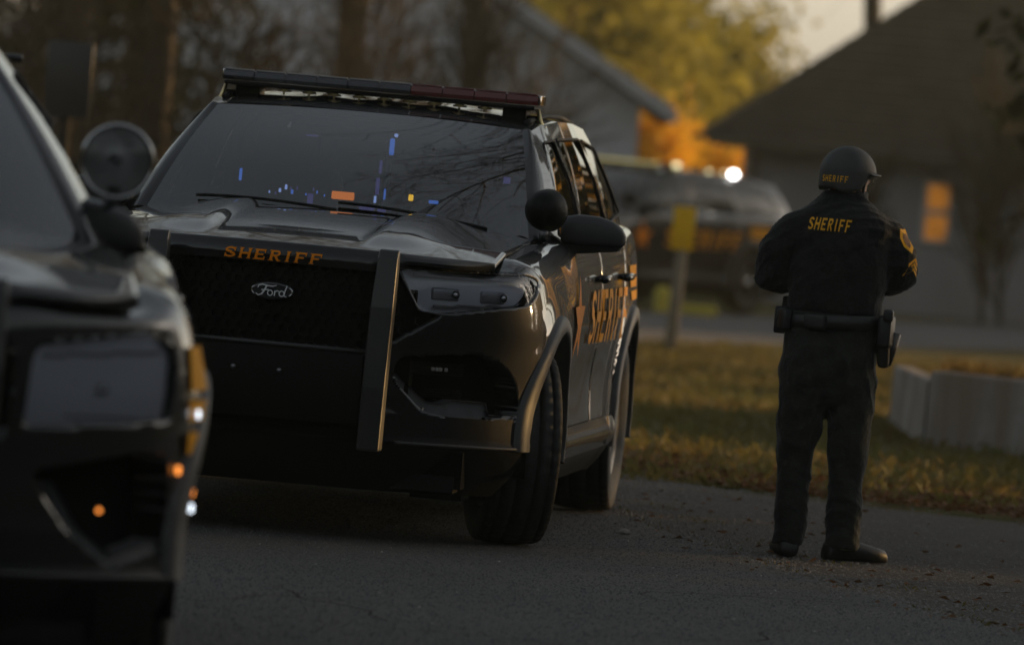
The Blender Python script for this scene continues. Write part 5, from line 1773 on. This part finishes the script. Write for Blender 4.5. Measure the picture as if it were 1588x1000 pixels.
TW = R(-16)
def tb(x, y, z):   # a point of the turned torso
    return (x * math.cos(TW) - y * math.sin(TW), x * math.sin(TW) + y * math.cos(TW), z)
LEG_L = [(-.098, .0, .74, .100, .112), (-.098, .0, .62, .097, .108), (-.101, .005, .50, .088, .098), (-.108, .01, .38, .072, .082), (-.106, .0, .28, .068, .078), (-.103, -.01, .18, .068, .076), (-.104, -.01, .09, .066, .080), (-.107, -.005, .045, .064, .088)]
LEG_R = [(.098, .0, .74, .096, .112), (.098, .0, .62, .094, .108), (.100, .0, .50, .088, .098), (.103, .0, .38, .076, .084), (.105, -.005, .28, .072, .080), (.107, -.01, .18, .070, .078), (.112, -.01, .09, .072, .080), (.116, -.008, .045, .074, .088)]
ARM_L = [(-.105, .0, 1.335), (-.178, .0, 1.305), (-.252, .005, 1.215), (-.268, .03, 1.120), (-.225, .13, 1.105), (-.140, .23, 1.12), (-.075, .285, 1.13)]
ARM_R = [(.110, .0, 1.335), (.180, -.008, 1.308), (.235, -.01, 1.225), (.250, .02, 1.160), (.215, .13, 1.135), (.15, .23, 1.13), (.08, .290, 1.13)]
# body: one continuous figure under the clothes
bd_ = MB()
bd_.add(*ell_loft([(0, 0, .72, .165, .11, TW), (0, 0, .85, .165, .115, TW), (0, 0, 1.0, .155, .105, TW), (0, 0, 1.15, .165, .11, TW), (0, 0, 1.30, .175, .105, TW), (0, 0, 1.375, .14, .085, TW), (0, .0, 1.42, .075, .07, TW), (.0, .01, 1.47, .060, .064, TW), (.0, .02, 1.52, .06, .066, TW)]))
for L in (LEG_L, LEG_R):
    bd_.add(*ell_loft([(x, y, z, rx * .72, ry * .72, 0) for x, y, z, rx, ry in L]))
    x, y = L[-1][0], L[-1][1]
for P, sg in ((ARM_L, -1), (ARM_R, 1)):
    bd_.tube(P, [.058, .055, .050, .046, .042, .034, .030], 12)
    hp = Vector(P[-1]); d = (hp - Vector(P[-2])).normalized(); upv = Vector((0, 0, 1)); s2 = d.cross(upv)
    bd_.tube([hp - d * .02, hp + d * .035, hp + d * .075], [(.022, .030), (.024, .042), (.020, .040)], 12)
    for f in range(4):
        o2 = upv * (.030 - .020 * f)
        L_ = (.066, .074, .070, .056)[f]
        b0 = hp + d * .07 + o2
        inn = Vector((-sg * .35, .5, 0))
        bd_.tube([b0, b0 + d * L_ * .45 + inn * .004, b0 + d * L_ * .75 + Vector((-sg * .012, .006, -.006)), b0 + d * L_ * .9 + Vector((-sg * .026, .0, -.012))], [.0095, .009, .0085, .007], 8)
    b0 = hp + d * .02 + upv * .03
    bd_.tube([b0, b0 + d * .03 + upv * .022, b0 + d * .062 + upv * .026], [.012, .011, .009], 8)
HY = R(-60)       # the head looks to the right
hc = Vector((.010, .02, 1.542))
HS = .87
def hd(x, y, z):
    x, y, z = x * HS, y * HS, z * HS
    return (hc.x + x * math.cos(HY) - y * math.sin(HY), hc.y + x * math.sin(HY) + y * math.cos(HY), hc.z + z)
prof = [(-.125, .036, .045, .035), (-.105, .052, .066, .022), (-.07, .066, .083, .010), (-.03, .073, .092, .004), (.02, .076, .097, .0), (.07, .070, .088, -.004), (.105, .045, .055, -.006), (.118, .015, .02, -.006)]
V = []; F = []
for z, rx, ry, oy in prof:
    for k in range(24):
        t = 2 * math.pi * k / 24
        V.append(hd(rx * math.cos(t), ry * math.sin(t) + oy, z))
F = [(i * 24 + k, i * 24 + (k + 1) % 24, (i + 1) * 24 + (k + 1) % 24, (i + 1) * 24 + k) for i in range(len(prof) - 1) for k in range(24)] + [tuple(range(23, -1, -1)), tuple(7 * 24 + k for k in range(24))]
bd_.add(V, F)
bd_.tube([hd(0, .088, .015), hd(0, .106, -.018), hd(0, .092, -.034)], [.009, .015, .010], 10)      # nose
bd_.tube([hd(-.022, .083, -.058), hd(0, .092, -.058), hd(.022, .083, -.058)], [.006, .009, .006], 8)   # lips
for sg in (1, -1):
    bd_.tube([hd(sg * .074, -.006, .022), hd(sg * .086, -.016, .0), hd(sg * .076, -.004, -.030)], [.010, .014, .009], 8)   # ears
body_ = merged('body', bd_, .0085, 'skin', off, 2)
# jacket
def folds(a, f):
    def g(co):
        x, y, z = co[:, 0], co[:, 1], co[:, 2]
        q = f * (.8 * z + .45 * x * np.cos(3 * z) + .25 * np.sin(8 * y + 5 * z))
        ridge = (1 - np.abs(np.sin(q + 1.3 * np.sin(4.1 * x + 2.7 * z)))) ** 3 - .25
        zone = .45 + .55 * np.sin(5.2 * z + 6 * x) ** 2
        return a * 1.1 * ridge * zone + .6 * a * (np.sin(f * (z * 1.0 + .35 * x + .2 * np.sin(9 * x))) * np.sin(7.3 * x + 5 * y + 3 * z) + .6 * np.sin(f * 1.9 * (z - .5 * x) + 2 * np.sin(6 * y)) * np.cos(5 * z + 4 * y))
    return g
jk = MB()
jk.add(*ell_loft([(0, -.0, .985, .186, .132, TW), (0, 0, 1.0, .193, .140, TW), (0, 0, 1.06, .195, .145, TW), (0, 0, 1.16, .205, .150, TW), (0, -.002, 1.26, .214, .148, TW), (0, -.004, 1.335, .212, .138, TW), (0, -.004, 1.385, .188, .118, TW), (-.004, 0, 1.418, .135, .098, TW), (-.004, .006, 1.446, .104, .088, TW), (-.002, .012, 1.482, .088, .080, TW)]))
jk.tube(ARM_L[:-1] + [(-.100, .265, 1.125)], [.084, .083, .079, .074, .066, .056, .050], 18)
jk.tube(ARM_R[:-1] + [(.105, .268, 1.13)], [.084, .084, .080, .074, .066, .056, .050], 18)
jacket = merged('jacket', jk, .0105, 'jacket_cloth', off, 4, folds(.0062, 30))
# trousers
tr_ = MB()
tr_.add(*ell_loft([(-.004, 0, .60, .150, .085, 0), (-.006, 0, .66, .186, .128, 0), (-.008, 0, .72, .193, .142, 0), (-.008, -.004, .80, .193, .148, R(-6)), (-.006, -.002, .88, .192, .142, R(-10)), (0, 0, .96, .190, .136, TW), (0, 0, 1.0, .187, .132, TW)]))
for L in (LEG_L, LEG_R):
    tr_.add(*ell_loft([(x, y, z, rx, ry, 0) for x, y, z, rx, ry in L]))
trousers = merged('trousers', tr_, .0105, 'trouser_cloth', off, 9, folds(.0065, 30))
# boots
def boot(x, y, ang):
    m = MB()
    Mz = Matrix.Translation((x, y, 0)) @ Matrix.Rotation(ang, 4, 'Z')
    secs = [(-.085, .030, .035, .045), (-.075, .040, .062, .075), (-.03, .043, .085, .105), (.02, .044, .078, .09), (.08, .050, .052, .072), (.14, .050, .040, .060), (.185, .038, .032, .050), (.205, .014, .020, .030)]
    V = []; n = 16
    for yy_, rx, rz_, h in secs:
        for k in range(n):
            t = 2 * math.pi * k / n
            z = max(0.0, h * .5 + h * .55 * math.sin(t))
            V.append(tuple(Mz @ Vector((rx * math.copysign(abs(math.cos(t)) ** .7, math.cos(t)), yy_, z))))
    F = [(i * n + k, i * n + (k + 1) % n, (i + 1) * n + (k + 1) % n, (i + 1) * n + k) for i in range(len(secs) - 1) for k in range(n)] + [tuple(range(n - 1, -1, -1)), tuple((len(secs) - 1) * n + k for k in range(n))]
    m.add(V, F)
    o = fix_normals(m.build('boot', 'leather', off, True))
    s = MB(); s.box((0, 0, 0), (.1, .28, .018), 0, .006)
    return o
boot(-.110, .0, R(6))
boot(.118, -.005, R(-62))
# helmet
hm = MB()
V = []; F = []; n = 40
rings = []
for j in range(15):
    u = j / 14
    lat = R(90) * (1 - u) - R(0) * u
    rings.append((math.cos(lat) if j else .001, math.sin(lat)))
rings += [(1.005, -.12), (1.01, -.24), (1.0, -.36), (.965, -.365), (.95, -.2)]
for cr_, sr_ in rings:
    for k in range(n):
        t = 2 * math.pi * k / n
        y = math.sin(t)
        z = sr_ * .128
        if sr_ < 0:   # the rim is higher over the face, low at the nape and over the ears
            z *= (.35 if y > .30 else 1.0 if y > -.2 else 1.18)
            z += (-.030 if abs(math.cos(t)) > .6 and -.8 < y < .15 and sr_ < -.2 else -.018 if y < -.2 and sr_ < -.2 else 0)
        V.append(hd(.117 * cr_ * math.cos(t), -.006 + .138 * cr_ * y, .012 + z))
F = [(i * n + k, i * n + (k + 1) % n, (i + 1) * n + (k + 1) % n, (i + 1) * n + k) for i in range(len(rings) - 1) for k in range(n)]
hel = fix_normals(mesh('helmet', V, F, 'helmet_shell', off, True, weld=True))
# raised band and brim
bw = MB()
V = []; F = []
for i, t in enumerate(np.linspace(R(20), R(160), 17)):
    for dz, rr_ in ((.012, 1.0), (.006, 1.16), (.000, 1.18), (-.006, 1.0)):
        V.append(hd(.117 * rr_ * math.cos(t), -.006 + .138 * rr_ * math.sin(t), .006 + dz + .004))
F = [(i * 4 + k, i * 4 + k + 1, i * 4 + 5 + k, i * 4 + 4 + k) for i in range(16) for k in range(3)]
mesh('brim', V, F, 'helmet_shell', hel, True)
ridge_ = [hd(0, -.006 + .140 * math.sin(t), .012 + .130 * math.cos(t)) for t in np.linspace(R(-85), R(70), 20)]
for sg in (1, -1):
    MB().tube([hd(sg * .108, .02, -.03), hd(sg * .085, .03, -.075), hd(sg * .04, .06, -.125)], .006, 6).build('chin_strap', 'leather', hel, True)
q, tot = word('SHERIFF', .72, .16, False, .05)
def helm_fn(u, w, l):
    z = -.016 + w * .030
    t = R(-57) + u / tot * 1.05
    rr_ = 1.012
    k = (.118 + .0 * z) * rr_, .139 * rr_
    return hd(k[0] * math.cos(t), -.006 + k[1] * math.sin(t) - l, z)
lettering('helmet_letter', 'SHERIFF', .72, .16, False, .05, helm_fn, 'gold_thread', hel, 2)
# cropped hair below the rim
V, F = grid_vf(lambda t, q: hd((.069 + .012 * q) * math.cos(t), .006 + (.087 + .012 * q) * math.sin(t), -.095 + .075 * q), np.linspace(R(168), R(372), 25), np.linspace(0, 1, 5))
mesh('hair', V, F, 'hair', off, True)
# spectacles
gl = MB()
gl.tube([hd(.078, -.005, .012), hd(.080, .05, .014), hd(.066, .088, .012), hd(.036, .100, .010), hd(0, .102, .012), hd(-.036, .100, .010)], .0035, 6)
gl.build('spectacles', 'leather', off, True)
MB().box(hd(.064, .094, .0), (.045, .004, .034), HY + R(-35), .002).build('spectacle_lens', 'spectacle', off, True)
# duty belt with gear
bl_ = MB()
V = []; F = []
n = 48
for dz, g in ((.926, .004), (.930, .012), (.978, .012), (.982, .004)):
    for k in range(n):
        t = 2 * math.pi * k / n
        ct, s_ = math.cos(t), math.sin(t)
        x, y = (.192 + g) * math.copysign(abs(ct) ** .85, ct), (.138 + g) * math.copysign(abs(s_) ** .85, s_)
        V.append(tb(x, y, dz + .012 * ct))
F = [(i * n + k, i * n + (k + 1) % n, (i + 1) * n + (k + 1) % n, (i + 1) * n + k) for i in range(3) for k in range(n)]
belt = mesh('duty_belt', V, F, 'leather', off, True)
def gear(name, t, z, d, m='leather', tilt=0.0):
    ct, s_ = math.cos(t), math.sin(t)
    x, y = .212 * math.copysign(abs(ct) ** .85, ct), .158 * math.copysign(abs(s_) ** .85, s_)
    p = tb(x, y, z)
    return MB().box(p, d, t + TW - R(90) if False else math.atan2(-ct, s_) + TW, .010, Matrix.Rotation(tilt, 4, 'X')).build(name, m, belt, True)
h1 = MB()
h1.box(tb(.225, -.03, .935), (.055, .10, .13), TW, .015); h1.box(tb(.222, -.005, .850), (.046, .078, .12), TW, .018, Matrix.Rotation(R(8), 4, 'X')); h1.tube([tb(.226, .02, .93), tb(.224, .005, .86), tb(.222, .0, .80)], [(.034, .05), (.028, .042), (.018, .028)], 12); h1.box(tb(.235, -.055, 1.0), (.040, .10, .05), TW + .2, .012)
h1.build('holster', 'leather', belt, True)
gear('pouch', R(188), .945, (.085, .05, .11))
gear('pouch', R(214), .950, (.075, .04, .085))
gear('radio', R(160), .965, (.06, .045, .15))
gear('pouch', R(262), .952, (.09, .035, .06))
# back lettering and sleeve insignia laid on the jacket
def on_mesh(o, origin, direction):
    ok, loc, nor, idx = o.ray_cast(Vector(origin), Vector(direction).normalized())
    return (loc, nor) if ok else (None, None)
q, tot = word('SHERIFF', .74, .10, False, .12)
def back_fn(u, w, l):
    p = tb(u / tot * .178 - .020, -1.0, 1.343 + w * .050)
    d = tb(0, 1, 0)
    loc, nor = on_mesh(jacket, p, (d[0], d[1], 0))
    if loc is None:
        loc, nor = Vector(tb(u / tot * .178 - .02, -.15, 1.343 + w * .05)), Vector((0, -1, 0))
    v = loc - Vector((d[0], d[1], 0)) * (.0035 + l)
    return tuple(v)
lettering('back_letter', 'SHERIFF', .74, .10, False, .12, back_fn, 'gold_thread', jacket, 2)
def sleeve_fn(cx, cz, ang):
    d = Vector((-math.cos(ang), math.sin(ang), 0))
    s = Vector((math.sin(ang), math.cos(ang), 0))   # along the sleeve's girth
    def f(u, w, l):
        o0 = Vector((cx, -.01, cz + w)) - d * .6 + s * u
        loc, nor = on_mesh(jacket, o0, d)
        if loc is None: loc = o0 + d * .53
        return tuple(loc - d * (.004 + l))
    return f
shield = []
out_ = [(-.030, .045), (.030, .045), (.034, .01), (.026, -.025), (0, -.05), (-.026, -.025), (-.034, .01)]
for k in range(len(out_)):
    a, b2 = out_[k], out_[(k + 1) % len(out_)]
    shield.append([a, b2, (b2[0] * .6, b2[1] * .6), (a[0] * .6, a[1] * .6)])
decal('shoulder_patch', shield, sleeve_fn(.195, 1.305, R(32)), 'gold_thread', jacket)
inner = [[(0, 0), (a[0] * .55, a[1] * .55), ((a[0] + b2[0]) * .275, (a[1] + b2[1]) * .275), (b2[0] * .55, b2[1] * .55)] for a, b2 in zip(out_, out_[1:] + out_[:1])]
mat('patch_inner', (0.20, 0.10, 0.06), .8)
decal('patch_field', inner, sleeve_fn(.195, 1.305, R(32)), 'patch_inner', jacket)
chev = []
for k in range(3):
    z = .022 - .020 * k
    chev.append([(-.036, z - .026), (0, z), (0, z + .013), (-.036, z - .013)]); chev.append([(0, z), (.036, z - .026), (.036, z - .013), (0, z + .013)])
decal('rank_chevrons', chev, sleeve_fn(.238, 1.205, R(30)), 'gold_thread', jacket)
# ------------------------------------------------------------------ thin yellowish volume added for veiling glare
hz = bpy.data.materials.new('veil_volume'); hz.use_nodes = True
hn = hz.node_tree.nodes; hn.remove(hn['Principled BSDF'])
pv = hn.new('ShaderNodeVolumePrincipled')
pv.inputs['Color'].default_value = (.95, .94, .68, 1)
pv.inputs['Density'].default_value = .00050
pv.inputs['Anisotropy'].default_value = .55
hz.node_tree.links.new(pv.outputs[0], hn['Material Output'].inputs['Volume'])
hb = MB(); hb.box((0, 55, 10.6), (170, 240, 24.4))
tag(hb.build('veil_haze', hz), 'thin yellowish haze added for veiling glare', 'veil_haze', kind='stuff')
